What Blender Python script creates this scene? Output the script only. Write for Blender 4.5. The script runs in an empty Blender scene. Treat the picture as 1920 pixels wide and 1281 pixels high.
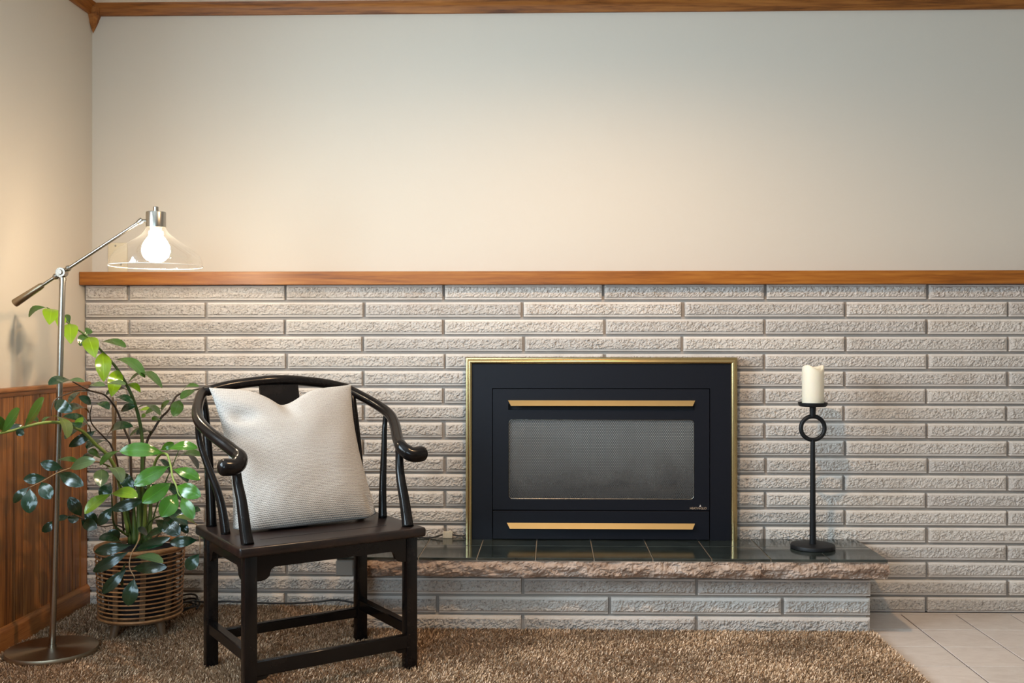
import bpy, bmesh, math, random
import numpy as np
from mathutils import Vector, Matrix, noise

random.seed(7); np.random.seed(7)
S = bpy.context.scene
C = S.collection
PI = math.pi

# ------------------------------------------------------------------ camera
cam_d = bpy.data.cameras.new('camera'); cam = bpy.data.objects.new('camera', cam_d); C.objects.link(cam)
cam.location = (0, -3.853, 1.022)
cam.rotation_euler = (math.radians(90), 0, math.atan(0.024))
cam_d.sensor_width = 36; cam_d.lens = 1890 / 1920 * 36
cam_d.shift_x = -30 / 1920; cam_d.shift_y = 2.5 / 1920
cam_d.clip_start = 0.05
S.camera = cam

# ------------------------------------------------------------------ view, world and lights
S.view_settings.view_transform = 'Standard'; S.view_settings.look = 'None'
S.view_settings.gamma = 1; S.view_settings.use_curve_mapping = False
S.view_settings.exposure = 0.10
S.cycles.use_denoising = True
S.cycles.max_bounces = 8; S.cycles.diffuse_bounces = 5; S.cycles.transparent_max_bounces = 16
S.cycles.sample_clamp_indirect = 6
S.cycles.caustics_refractive = False; S.cycles.caustics_reflective = False
w = bpy.data.worlds.new('world'); S.world = w; w.use_nodes = True
bg = w.node_tree.nodes['Background']; bg.inputs[0].default_value = (0.62, 0.78, 1.0, 1); bg.inputs[1].default_value = 1.0

def light(name, kind, loc, rot, energy, color, **kw):
    d = bpy.data.lights.new(name, kind); d.energy = energy; d.color = color
    for k, v in kw.items(): setattr(d, k, v)
    o = bpy.data.objects.new(name, d); C.objects.link(o); o.location = loc; o.rotation_euler = rot
    return o
# daylight entering by the window of the left wall, and by the window behind the camera
light('daylight_side', 'AREA', (-2.05, -1.95, 1.50), (0, math.radians(-90), 0), 150, (0.70, 0.87, 1.0), shape='RECTANGLE', size=1.05, size_y=1.4)
light('daylight_rear', 'AREA', (-1.0, -5.35, 1.45), (math.radians(90), 0, 0), 58, (0.58, 0.82, 1.0), shape='RECTANGLE', size=1.3, size_y=1.1)
# the warm lamp recessed in the ceiling
light('ceiling_downlight', 'SPOT', (0.14, -1.45, 2.335), (0, 0, 0), 86, (1.0, 0.64, 0.34), spot_size=math.radians(170), spot_blend=0.5, shadow_soft_size=0.035)

# ------------------------------------------------------------------ helpers
def tag(o, label=None, cat=None, group=None, kind=None):
    if label: o['label'] = label
    if cat: o['category'] = cat
    if group: o['group'] = group
    if kind: o['kind'] = kind
    return o
def empty(name, loc=(0, 0, 0), rz=0, label=None, cat=None, group=None, kind=None):
    o = bpy.data.objects.new(name, None); C.objects.link(o); o.location = loc; o.rotation_euler = (0, 0, rz)
    o.empty_display_size = 0.05
    return tag(o, label, cat, group, kind)
def obj(name, bm, m, parent=None, smooth=False, label=None, angle=None):
    me = bpy.data.meshes.new(name)
    if isinstance(bm, tuple): me.from_pydata(bm[0], [], bm[1])
    else: bm.to_mesh(me); bm.free()
    return mobj(name, me, m, parent, smooth, label, angle)
def mobj(name, me, m, parent=None, smooth=False, label=None, angle=None):
    if m is not None and len(me.materials) == 0: me.materials.append(m)
    if smooth or angle is not None:
        me.shade_smooth()
        if angle is not None:
            try: me.set_sharp_from_angle(angle=math.radians(angle))
            except Exception: pass
    o = bpy.data.objects.new(name, me); C.objects.link(o)
    if parent is not None: o.parent = parent
    if label: o['label'] = label
    return o
def box(bm, x0, x1, y0, y1, z0, z1, bev=0.0, seg=1):
    r = bmesh.ops.create_cube(bm, size=1)
    vs = r['verts']
    for v in vs:
        v.co = Vector((x0 + (v.co.x + .5) * (x1 - x0), y0 + (v.co.y + .5) * (y1 - y0), z0 + (v.co.z + .5) * (z1 - z0)))
    if bev > 0:
        es = list({e for v in vs for e in v.link_edges})
        bmesh.ops.bevel(bm, geom=es, offset=bev, segments=seg, affect='EDGES', profile=0.5)
    return bm
def bx(*a, **k): return box(bmesh.new(), *a, **k)
def lathe(bm, prof, n=48, c=(0, 0, 0), cap=True):
    rings = []
    for r, z in prof:
        rings.append([bm.verts.new((c[0] + r * math.cos(2 * PI * i / n), c[1] + r * math.sin(2 * PI * i / n), c[2] + z)) for i in range(n)])
    for a, b in zip(rings, rings[1:]):
        for i in range(n):
            bm.faces.new((a[i], a[(i + 1) % n], b[(i + 1) % n], b[i]))
    if cap:
        bm.faces.new(rings[0][::-1]); bm.faces.new(rings[-1])
    return bm
def catmull(P, n=8):
    P = [Vector(p) for p in P]
    Q = [2 * P[0] - P[1]] + P + [2 * P[-1] - P[-2]]
    out = []
    for i in range(1, len(Q) - 2):
        for k in range(n):
            t = k / n
            out.append(.5 * (2 * Q[i] + (Q[i + 1] - Q[i - 1]) * t + (2 * Q[i - 1] - 5 * Q[i] + 4 * Q[i + 1] - Q[i + 2]) * t * t + (3 * Q[i] - Q[i - 1] - 3 * Q[i + 1] + Q[i + 2]) * t ** 3))
    out.append(Q[-2]); return out
def tube(bm, pts, rad, n=10, cap=True, closed=False, flat=1.0):
    pts = [Vector(p) for p in pts]; N = len(pts)
    rf = rad if callable(rad) else (lambda t: rad)
    rings = []; up = None
    for i, p in enumerate(pts):
        if closed: d = pts[(i + 1) % N] - pts[i - 1]
        else: d = pts[min(i + 1, N - 1)] - pts[max(i - 1, 0)]
        if d.length < 1e-9: d = Vector((0, 0, 1))
        d.normalize()
        if up is None:
            up = Vector((0, 0, 1)) if abs(d.z) < .9 else Vector((0, 1, 0))
        u = (up - d * up.dot(d)).normalized(); v = d.cross(u); up = u
        r = rf(i / max(1, N - 1))
        rings.append([bm.verts.new(p + (u * math.cos(2 * PI * k / n) * flat + v * math.sin(2 * PI * k / n)) * r) for k in range(n)])
    pairs = list(zip(rings, rings[1:])) + ([(rings[-1], rings[0])] if closed else [])
    for a, b in pairs:
        for k in range(n):
            bm.faces.new((a[k], a[(k + 1) % n], b[(k + 1) % n], b[k]))
    if cap and not closed:
        bm.faces.new(rings[0][::-1]); bm.faces.new(rings[-1])
    return bm
def prism(bm, poly, axis, a, b):
    """extrude a 2D polygon along an axis: axis 'y' -> poly is (x,z), 'x' -> (y,z), 'z' -> (x,y)"""
    def mk(p, t):
        return {'y': (p[0], t, p[1]), 'x': (t, p[0], p[1]), 'z': (p[0], p[1], t)}[axis]
    A = [bm.verts.new(mk(p, a)) for p in poly]; B = [bm.verts.new(mk(p, b)) for p in poly]
    n = len(poly)
    bm.faces.new(A); bm.faces.new(B[::-1])
    for i in range(n): bm.faces.new((A[i], B[i], B[(i + 1) % n], A[(i + 1) % n]))
    bmesh.ops.recalc_face_normals(bm, faces=bm.faces[:])
    return bm

# ------------------------------------------------------------------ materials
def mat(name):
    m = bpy.data.materials.new(name); m.use_nodes = True
    nt = m.node_tree; return m, nt, nt.nodes['Principled BSDF']
def nd(nt, t, **kw):
    n = nt.nodes.new(t)
    for k, v in kw.items():
        if k.startswith('i_'):
            key = k[2:]; n.inputs[int(key) if key.isdigit() else key.replace('_', ' ')].default_value = v
        else: setattr(n, k, v)
    return n
def lk(nt, a, b): nt.links.new(a, b)
def coords(nt, scale=(1, 1, 1), kind='Object', rot=(0, 0, 0)):
    tc = nd(nt, 'ShaderNodeTexCoord'); mp = nd(nt, 'ShaderNodeMapping')
    mp.inputs['Scale'].default_value = scale; mp.inputs['Rotation'].default_value = rot
    lk(nt, tc.outputs[kind], mp.inputs['Vector']); return mp.outputs['Vector']
def wcoords(nt, scale=(1, 1, 1)):
    g = nd(nt, 'ShaderNodeNewGeometry'); mp = nd(nt, 'ShaderNodeMapping'); mp.inputs['Scale'].default_value = scale
    lk(nt, g.outputs['Position'], mp.inputs['Vector']); return mp.outputs['Vector']
def ramp(nt, fac, stops):
    r = nd(nt, 'ShaderNodeValToRGB'); e = r.color_ramp.elements
    while len(e) < len(stops): e.new(0.5)
    for el, (p, c) in zip(e, stops): el.position = p; el.color = (*c, 1)
    lk(nt, fac, r.inputs['Fac']); return r.outputs['Color']
def tex(nt, vec, scale, detail=4, rough=.55, dist=0):
    n = nd(nt, 'ShaderNodeTexNoise'); n.inputs['Scale'].default_value = scale; n.inputs['Detail'].default_value = detail
    n.inputs['Roughness'].default_value = rough; n.inputs['Distortion'].default_value = dist
    lk(nt, vec, n.inputs['Vector']); return n.outputs['Fac']
def bump(nt, p, h, strength, dist, normal=None):
    b = nd(nt, 'ShaderNodeBump'); b.inputs['Strength'].default_value = strength; b.inputs['Distance'].default_value = dist
    lk(nt, h, b.inputs['Height'])
    if normal is not None: lk(nt, normal, b.inputs['Normal'])
    lk(nt, b.outputs['Normal'], p.inputs['Normal']); return b.outputs['Normal']
def mix(nt, fac, a, b, mode='MIX'):
    m = nd(nt, 'ShaderNodeMix', data_type='RGBA', blend_type=mode)
    def put(s, v):
        if hasattr(v, 'links') or hasattr(v, 'is_output'): lk(nt, v, s)
        else: s.default_value = v if not isinstance(v, tuple) or len(v) == 4 else (*v, 1)
    put(m.inputs[0], fac); put(m.inputs[6], a); put(m.inputs[7], b)
    return m.outputs[2]
def plain(name, col, rough=.5, metal=0, spec=.5, bscale=None, bstr=.1, bdist=.001, coat=0):
    m, nt, p = mat(name)
    p.inputs['Base Color'].default_value = (*col, 1); p.inputs['Roughness'].default_value = rough
    p.inputs['Metallic'].default_value = metal; p.inputs['Specular IOR Level'].default_value = spec
    p.inputs['Coat Weight'].default_value = coat
    if bscale: bump(nt, p, tex(nt, coords(nt), bscale), bstr, bdist)
    return m
def wood(name, c0, c1, c2, scale, rough=.4, coat=0.0, spec=.5, bstr=.15, ring=6.0):
    """grain runs along the axis with the smallest scale"""
    m, nt, p = mat(name)
    oi = nd(nt, 'ShaderNodeObjectInfo')
    v = wcoords(nt, scale)
    add = nd(nt, 'ShaderNodeVectorMath', operation='ADD'); lk(nt, v, add.inputs[0])
    sc = nd(nt, 'ShaderNodeVectorMath', operation='SCALE'); sc.inputs['Scale'].default_value = 37.0
    cmb = nd(nt, 'ShaderNodeCombineXYZ')
    for i in range(3): lk(nt, oi.outputs['Random'], cmb.inputs[i])
    lk(nt, cmb.outputs[0], sc.inputs[0]); lk(nt, sc.outputs[0], add.inputs[1])
    a = tex(nt, add.outputs[0], 1.0, 5, .6, .6); b = tex(nt, add.outputs[0], ring, 3, .6, .3)
    mx = nd(nt, 'ShaderNodeMath', operation='MULTIPLY_ADD'); mx.inputs[1].default_value = .38
    lk(nt, b, mx.inputs[0]); 
    m2 = nd(nt, 'ShaderNodeMath', operation='MULTIPLY'); m2.inputs[1].default_value = .72; lk(nt, a, m2.inputs[0]); lk(nt, m2.outputs[0], mx.inputs[2])
    col = ramp(nt, mx.outputs[0], [(.36, c0), (.54, c1), (.72, c2)])
    lk(nt, col, p.inputs['Base Color'])
    p.inputs['Roughness'].default_value = rough; p.inputs['Coat Weight'].default_value = coat; p.inputs['Coat Roughness'].default_value = .15
    p.inputs['Specular IOR Level'].default_value = spec
    bump(nt, p, mx.outputs[0], bstr, .002)
    return m

def m_plaster(name, col):
    m, nt, p = mat(name)
    v = wcoords(nt)
    c = mix(nt, tex(nt, v, 1.2, 3), tuple(x * .985 for x in col), tuple(min(1, x * 1.015) for x in col))
    lk(nt, c, p.inputs['Base Color']); p.inputs['Roughness'].default_value = .62; p.inputs['Specular IOR Level'].default_value = .35
    bump(nt, p, tex(nt, v, 90, 4), .12, .002)
    return m
M = {}
M['plaster'] = m_plaster('wall_paint', (.605, .55, .475))
M['ceiling'] = m_plaster('ceiling_paint', (.80, .79, .76))
def m_brick():
    m, nt, p = mat('split_face_brick')
    oi = nd(nt, 'ShaderNodeObjectInfo'); v = wcoords(nt)
    n1 = tex(nt, v, 8, 3); n2 = tex(nt, v, 125, 5, .75); n3 = tex(nt, v, 330, 3, .7); n4 = tex(nt, v, 3.1, 2)
    base = ramp(nt, n1, [(.3, (.67, .615, .56)), (.5, (.74, .695, .65)), (.72, (.76, .705, .655))])
    rnd = mix(nt, oi.outputs['Random'], (.86, .85, .85), (1.03, 1.01, .99))
    c = mix(nt, 1.0, base, rnd, 'MULTIPLY')
    pink = nd(nt, 'ShaderNodeMapRange'); pink.inputs[1].default_value = .55; pink.inputs[2].default_value = .75; pink.inputs[4].default_value = .4
    lk(nt, n4, pink.inputs[0]); c = mix(nt, pink.outputs[0], c, (.60, .49, .42))
    tco = nd(nt, 'ShaderNodeTexCoord'); so = nd(nt, 'ShaderNodeSeparateXYZ'); lk(nt, tco.outputs['Object'], so.inputs[0])
    flip = nd(nt, 'ShaderNodeMath', operation='SUBTRACT'); flip.inputs[0].default_value = .0562; lk(nt, so.outputs['Z'], flip.inputs[1])
    mn = nd(nt, 'ShaderNodeMath', operation='MINIMUM'); lk(nt, so.outputs['Z'], mn.inputs[0]); lk(nt, flip.outputs[0], mn.inputs[1])
    edge = nd(nt, 'ShaderNodeMapRange'); edge.inputs[1].default_value = .0068; edge.inputs[2].default_value = .0095; edge.inputs[3].default_value = .12; lk(nt, mn.outputs[0], edge.inputs[0])
    pit_shade = ramp(nt, n2, [(.36, (.36, .325, .30)), (.46, (1, 1, 1))])  # occlusion shade of the pits, put into the brick colour
    pf = nd(nt, 'ShaderNodeMath', operation='MULTIPLY'); pf.inputs[1].default_value = .88; lk(nt, edge.outputs[0], pf.inputs[0]); c = mix(nt, pf.outputs[0], c, pit_shade, 'MULTIPLY')
    lk(nt, c, p.inputs['Base Color']); p.inputs['Roughness'].default_value = .88; p.inputs['Specular IOR Level'].default_value = .25
    hm = nd(nt, 'ShaderNodeMath', operation='MULTIPLY'); lk(nt, n2, hm.inputs[0]); lk(nt, edge.outputs[0], hm.inputs[1])
    nn = bump(nt, p, hm.outputs[0], .85, .008); bump(nt, p, n3, .35, .0012, nn)
    return m
M['brick'] = m_brick()
M['mortar'] = plain('mortar', (.36, .325, .295), .9, spec=.2, bscale=120, bstr=.5, bdist=.003)
def m_stone():
    m, nt, p = mat('rough_hearth_stone')
    v = wcoords(nt, (1, 1, 1.6)); n1 = tex(nt, v, 9, 5, .65, .5); n2 = tex(nt, v, 60, 5, .7)
    c = ramp(nt, n1, [(.32, (.30, .19, .13)), (.48, (.46, .335, .26)), (.62, (.54, .42, .35)), (.75, (.42, .38, .35))])
    c = mix(nt, .6, c, ramp(nt, n2, [(.35, (.55, .5, .46)), (.55, (1, 1, 1))]), 'MULTIPLY')
    lk(nt, c, p.inputs['Base Color']); p.inputs['Roughness'].default_value = .8
    bump(nt, p, n2, .8, .006); return m
M['stone'] = m_stone()
M['stone_end'] = plain('sawn_stone', (.36, .345, .32), .8, bscale=70, bstr=.3, bdist=.002)
def m_slate():
    m, nt, p = mat('dark_green_slate')
    v = wcoords(nt); n1 = tex(nt, v, 9, 5, .6, .8)
    lk(nt, ramp(nt, n1, [(.3, (.012, .017, .016)), (.55, (.028, .037, .034)), (.75, (.050, .060, .054))]), p.inputs['Base Color'])
    p.inputs['Roughness'].default_value = .12; p.inputs['Specular IOR Level'].default_value = .6
    bump(nt, p, tex(nt, v, 38, 3), .05, .002); return m
M['slate'] = m_slate()
M['slate_grout'] = plain('hearth_grout', (.36, .31, .25), .8)
def m_tile():
    m, nt, p = mat('pale_floor_tile')
    oi = nd(nt, 'ShaderNodeObjectInfo'); v = wcoords(nt, (1, 2.2, 1)); n1 = tex(nt, v, 6, 6, .6, 1.5); n2 = tex(nt, v, 26, 4, .6, 2)
    c = ramp(nt, n1, [(.35, (.64, .555, .50)), (.6, (.71, .63, .575))])
    c = mix(nt, .35, c, ramp(nt, n2, [(.4, (.88, .86, .84)), (.55, (1, 1, 1)), (.7, (1, 1, 1))]), 'MULTIPLY')
    c = mix(nt, 1.0, c, mix(nt, oi.outputs['Random'], (.95, .95, .95), (1.03, 1.02, 1.02)), 'MULTIPLY')
    lk(nt, c, p.inputs['Base Color']); p.inputs['Roughness'].default_value = .42
    return m
M['tile'] = m_tile()
M['tile_grout'] = plain('floor_grout', (.10, .075, .06), .9)
def m_carpet(base=False):
    m, nt, p = mat('carpet_backing' if base else 'carpet_yarn')
    if base:
        v = wcoords(nt); c = ramp(nt, tex(nt, v, 160, 4, .7), [(.35, (.10, .055, .028)), (.6, (.30, .18, .10))]); bump(nt, p, tex(nt, v, 160, 4, .7), 1, .01)
    else:
        g = nd(nt, 'ShaderNodeNewGeometry')
        c = ramp(nt, g.outputs['Random Per Island'], [(0, (.25, .15, .08)), (.35, (.47, .305, .18)), (.7, (.69, .48, .31)), (1, (.90, .70, .52))])
        big = tex(nt, wcoords(nt), 5, 3)
        c = mix(nt, 1.0, c, ramp(nt, big, [(.35, (.88, .86, .84)), (.65, (1.06, 1.06, 1.06))]), 'MULTIPLY')
    lk(nt, c, p.inputs['Base Color']); p.inputs['Roughness'].default_value = .85; p.inputs['Specular IOR Level'].default_value = .2
    return m
M['yarn'] = m_carpet(); M['backing'] = m_carpet(True)
M['mantel'] = wood('varnished_mantel_wood', (.17, .052, .008), (.30, .100, .014), (.42, .165, .028), (2.2, 40, 40), .38, .0, spec=.3, bstr=.05, ring=3)
M['crown'] = wood('stained_oak_moulding', (.050, .014, .003), (.24, .082, .016), (.35, .135, .030), (2.5, 45, 45), .45, .0, spec=.3, ring=4)
M['crown_side'] = wood('stained_oak_moulding_side', (.07, .02, .005), (.25, .088, .018), (.36, .145, .034), (45, 2.5, 45), .45, .0, spec=.3, ring=4)
M['rail'] = wood('chair_rail_wood', (.16, .050, .012), (.32, .115, .028), (.44, .18, .05), (45, 3, 45), .4, .2)
M['plank'] = wood('knotty_panel_wood', (.065, .020, .005), (.27, .098, .022), (.45, .19, .052), (34, 34, 1.5), .42, .1, ring=5)
M['ebony'] = wood('black_lacquered_wood', (.0045, .0035, .0035), (.0065, .005, .0048), (.011, .008, .007), (8, 8, 8), .20, .0, spec=.24, bstr=.02)
M['ebony_seat'] = wood('dark_lacquered_seat', (.006, .004, .004), (.013, .0075, .0065), (.028, .014, .010), (3, 30, 30), .30, .0, spec=.42, bstr=.02)
def m_cushion():
    m, nt, p = mat('woven_cream_fabric')
    v = coords(nt, kind='UV'); 
    wv = nd(nt, 'ShaderNodeTexWave', wave_type='BANDS', bands_direction='Y'); wv.inputs['Scale'].default_value = 34; wv.inputs['Distortion'].default_value = 2.6
    wv.inputs['Detail'].default_value = 3; wv.inputs['Detail Scale'].default_value = 3.0
    lk(nt, v, wv.inputs['Vector'])
    wx = nd(nt, 'ShaderNodeTexWave', wave_type='BANDS', bands_direction='DIAGONAL'); wx.inputs['Scale'].default_value = 46; wx.inputs['Distortion'].default_value = 1.2
    lk(nt, v, wx.inputs['Vector'])
    n = tex(nt, v, 120, 4, .7); s = nd(nt, 'ShaderNodeMath', operation='MULTIPLY_ADD'); s.inputs[1].default_value = .55
    lk(nt, wv.outputs['Fac'], s.inputs[0]); lk(nt, n, s.inputs[2])
    s2 = nd(nt, 'ShaderNodeMath', operation='MULTIPLY_ADD'); s2.inputs[1].default_value = .34; lk(nt, wx.outputs['Fac'], s2.inputs[0]); lk(nt, s.outputs[0], s2.inputs[2])
    lk(nt, ramp(nt, s2.outputs[0], [(.40, (.25, .225, .205)), (.75, (.40, .37, .34)), (1.15, (.56, .525, .49))]), p.inputs['Base Color'])
    p.inputs['Roughness'].default_value = .9; p.inputs['Specular IOR Level'].default_value = .15; p.inputs['Sheen Weight'].default_value = .15
    bump(nt, p, s2.outputs[0], .55, .003); return m
M['cushion'] = m_cushion()
M['nickel'] = plain('brushed_nickel', (.36, .335, .295), .27, 1.0, bscale=None)
M['bronze'] = plain('antique_nickel', (.33, .265, .185), .33, 1.0)
M['base_metal'] = plain('brushed_base_metal', (.36, .29, .205), .34, 1.0)
M['base_metal'].node_tree.nodes['Principled BSDF'].inputs['Anisotropic'].default_value = .8
tgn = M['base_metal'].node_tree; tg_ = tgn.nodes.new('ShaderNodeTangent'); tg_.direction_type = 'RADIAL'; tg_.axis = 'Z'; tgn.links.new(tg_.outputs[0], tgn.nodes['Principled BSDF'].inputs['Tangent'])
M['brass'] = plain('satin_brass', (.56, .43, .21), .26, 1.0)
M['brass_bar'] = plain('brushed_brass', (.78, .56, .26), .42, 1.0)
M['black_steel'] = plain('black_painted_steel', (.0060, .0068, .0115), .45, 0, .22)
M['black_gap'] = plain('firebox_black', (.004, .004, .005), .8)
M['iron'] = plain('matte_black_iron', (.006, .0065, .008), .5, 0, .3, bscale=90, bstr=.2, bdist=.001)
M['wax'] = plain('ivory_wax', (.82, .76, .62), .5, 0, .4)
pw = M['wax'].node_tree.nodes['Principled BSDF']; pw.inputs['Subsurface Weight'].default_value = .25; pw.inputs['Subsurface Radius'].default_value = (.02, .012, .006)
pw.inputs['Subsurface Scale'].default_value = .5
M['wick'] = plain('burnt_wick', (.02, .018, .015), .9)
M['cord'] = plain('black_rubber_cord', (.012, .012, .013), .45)
M['ivory_plastic'] = plain('ivory_plastic', (.72, .66, .54), .45)
M['plate'] = plain('cream_wall_plate', (.70, .61, .44), .45)
M['screw'] = plain('steel_screw', (.45, .42, .36), .35, 1.0)
M['rattan'] = wood('rattan_cane', (.20, .085, .028), (.40, .19, .075), (.52, .28, .125), (20, 20, 20), .5, .0)
M['basket_wood'] = wood('basket_slat_wood', (.085, .045, .022), (.16, .09, .045), (.21, .12, .06), (30, 30, 4), .55)
M['pot'] = plain('dark_plastic_pot', (.016, .018, .022), .5)
M['soil'] = plain('potting_soil', (.030, .020, .013), .95, bscale=80, bstr=1, bdist=.01)
def m_leaf(name, col, back, trans, rough):
    m, nt, p = mat(name)
    oi = nd(nt, 'ShaderNodeObjectInfo')
    tcn = nd(nt, 'ShaderNodeTexCoord'); sep = nd(nt, 'ShaderNodeSeparateXYZ'); lk(nt, tcn.outputs['UV'], sep.inputs[0])
    ab = nd(nt, 'ShaderNodeMath', operation='ABSOLUTE'); lk(nt, sep.outputs['X'], ab.inputs[0])
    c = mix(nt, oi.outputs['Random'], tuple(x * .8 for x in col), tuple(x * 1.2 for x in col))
    rib = ramp(nt, ab.outputs[0], [(0, (1, 1, 1)), (.07, (0, 0, 0))])
    rf = nd(nt, 'ShaderNodeMath', operation='MULTIPLY'); rf.inputs[1].default_value = .45; lk(nt, rib, rf.inputs[0])
    c = mix(nt, rf.outputs[0], c, tuple(min(1, x * 2.2 + .02) for x in col))
    g = nd(nt, 'ShaderNodeNewGeometry'); c = mix(nt, g.outputs['Backfacing'], c, back)
    lk(nt, c, p.inputs['Base Color']); p.inputs['Roughness'].default_value = rough * .6; p.inputs['Specular IOR Level'].default_value = .75
    sh = nd(nt, 'ShaderNodeMath', operation='MULTIPLY_ADD'); sh.inputs[1].default_value = .8; lk(nt, ab.outputs[0], sh.inputs[0]); lk(nt, sep.outputs['Y'], sh.inputs[2])
    wv = nd(nt, 'ShaderNodeMath', operation='SINE'); mu = nd(nt, 'ShaderNodeMath', operation='MULTIPLY'); mu.inputs[1].default_value = 52
    lk(nt, sh.outputs[0], mu.inputs[0]); lk(nt, mu.outputs[0], wv.inputs[0])
    bump(nt, p, wv.outputs[0], .09, .0012)
    t = nd(nt, 'ShaderNodeBsdfTranslucent'); tc2 = mix(nt, .5, c, (.55, .75, .03)); lk(nt, tc2, t.inputs['Color'])
    ms = nd(nt, 'ShaderNodeMixShader'); ms.inputs[0].default_value = trans
    out = nt.nodes['Material Output']; lk(nt, p.outputs[0], ms.inputs[1]); lk(nt, t.outputs[0], ms.inputs[2]); lk(nt, ms.outputs[0], out.inputs['Surface'])
    return m
LEAF = {
    'fresh_lit': m_leaf('leaf_fresh_lit', (.20, .36, .012), (.24, .36, .05), .30, .22),  # yellow-green of fresh growth, bulb light from above also put into the colour
    'lime': m_leaf('leaf_lime', (.20, .36, .035), (.22, .34, .06), .2, .24),
    'bright': m_leaf('leaf_bright', (.055, .20, .016), (.14, .26, .06), .2, .22),
    'mid': m_leaf('leaf_mid', (.035, .095, .018), (.08, .15, .045), .12, .2),
    'olive': m_leaf('leaf_olive', (.115, .17, .03), (.14, .19, .06), .14, .28),
    'pale': m_leaf('leaf_pale', (.085, .145, .06), (.14, .20, .09), .1, .22),
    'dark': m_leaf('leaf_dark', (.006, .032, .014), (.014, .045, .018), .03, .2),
}
STEM = {'green': plain('stem_green', (.075, .125, .03), .4), 'brown': plain('stem_brown', (.055, .036, .025), .5),
        'lime': plain('stem_lime', (.23, .31, .07), .4), 'tan': plain('stem_tan', (.27, .165, .085), .5)}
def m_glass():
    m, nt, p = mat('clear_thin_glass')
    tr = nd(nt, 'ShaderNodeBsdfTransparent'); tr.inputs[0].default_value = (.975, .975, .97, 1)
    gl = nd(nt, 'ShaderNodeBsdfGlossy'); gl.inputs['Roughness'].default_value = .03
    lw = nd(nt, 'ShaderNodeLayerWeight'); lw.inputs['Blend'].default_value = .22
    mr = nd(nt, 'ShaderNodeMapRange'); mr.inputs[3].default_value = .035; mr.inputs[4].default_value = .6; lk(nt, lw.outputs['Facing'], mr.inputs[0])
    ms = nd(nt, 'ShaderNodeMixShader'); lk(nt, mr.outputs[0], ms.inputs[0]); lk(nt, tr.outputs[0], ms.inputs[1]); lk(nt, gl.outputs[0], ms.inputs[2])
    lk(nt, ms.outputs[0], nt.nodes['Material Output'].inputs['Surface']); return m
M['glass'] = m_glass()
def m_shade():
    m, nt, p = mat('shade_glass'); m2 = M['glass']
    tr = nd(nt, 'ShaderNodeBsdfTransparent'); tr.inputs[0].default_value = (.985, .985, .98, 1)
    gl = nd(nt, 'ShaderNodeBsdfGlossy'); gl.inputs['Roughness'].default_value = .03
    tl = nd(nt, 'ShaderNodeBsdfTranslucent'); tl.inputs['Color'].default_value = (.9, .9, .9, 1)
    lw = nd(nt, 'ShaderNodeLayerWeight'); lw.inputs['Blend'].default_value = .22
    mr = nd(nt, 'ShaderNodeMapRange'); mr.inputs[3].default_value = .03; mr.inputs[4].default_value = .38; lk(nt, lw.outputs['Facing'], mr.inputs[0])
    m1 = nd(nt, 'ShaderNodeMixShader'); m1.inputs[0].default_value = .05; lk(nt, gl.outputs[0], m1.inputs[1]); lk(nt, tl.outputs[0], m1.inputs[2])
    ms = nd(nt, 'ShaderNodeMixShader'); lk(nt, mr.outputs[0], ms.inputs[0]); lk(nt, tr.outputs[0], ms.inputs[1]); lk(nt, m1.outputs[0], ms.inputs[2])
    lk(nt, ms.outputs[0], nt.nodes['Material Output'].inputs['Surface']); return m
M['shade'] = m_shade()
def m_fire_glass():
    """fire glass, whitish and opaque towards the top, clear below, with an uneven border"""
    m, nt, p = mat('graded_fire_glass')
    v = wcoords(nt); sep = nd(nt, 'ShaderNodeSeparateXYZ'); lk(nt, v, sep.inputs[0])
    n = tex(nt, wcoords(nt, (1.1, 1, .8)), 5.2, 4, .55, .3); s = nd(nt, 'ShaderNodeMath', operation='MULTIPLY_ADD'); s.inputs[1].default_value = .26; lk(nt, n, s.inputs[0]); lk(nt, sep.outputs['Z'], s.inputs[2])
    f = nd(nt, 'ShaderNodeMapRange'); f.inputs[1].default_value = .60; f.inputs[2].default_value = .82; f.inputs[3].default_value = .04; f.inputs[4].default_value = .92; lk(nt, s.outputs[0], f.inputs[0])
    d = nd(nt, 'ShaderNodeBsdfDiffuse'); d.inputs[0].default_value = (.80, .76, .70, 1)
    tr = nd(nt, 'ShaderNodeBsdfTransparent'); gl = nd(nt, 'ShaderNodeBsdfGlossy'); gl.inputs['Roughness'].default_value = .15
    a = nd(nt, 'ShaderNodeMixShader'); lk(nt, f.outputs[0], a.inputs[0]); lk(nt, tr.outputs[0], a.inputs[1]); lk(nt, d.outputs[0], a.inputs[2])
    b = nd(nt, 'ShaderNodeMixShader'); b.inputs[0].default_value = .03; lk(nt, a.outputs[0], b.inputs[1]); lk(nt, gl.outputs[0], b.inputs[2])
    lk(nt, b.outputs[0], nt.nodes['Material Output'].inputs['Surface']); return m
M['fire_glass'] = m_fire_glass()
M['glass_rim'] = plain('lit_glass_rim', (.85, .85, .82), .3)  # bulb light caught by the rim, put in as a white colour
def m_bulb():
    m, nt, p = mat('lit_bulb')
    e = nd(nt, 'ShaderNodeEmission'); e.inputs[0].default_value = (1, .80, .56, 1); e.inputs[1].default_value = 120
    lk(nt, e.outputs[0], nt.nodes['Material Output'].inputs['Surface']); return m
M['bulb'] = m_bulb()
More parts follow.
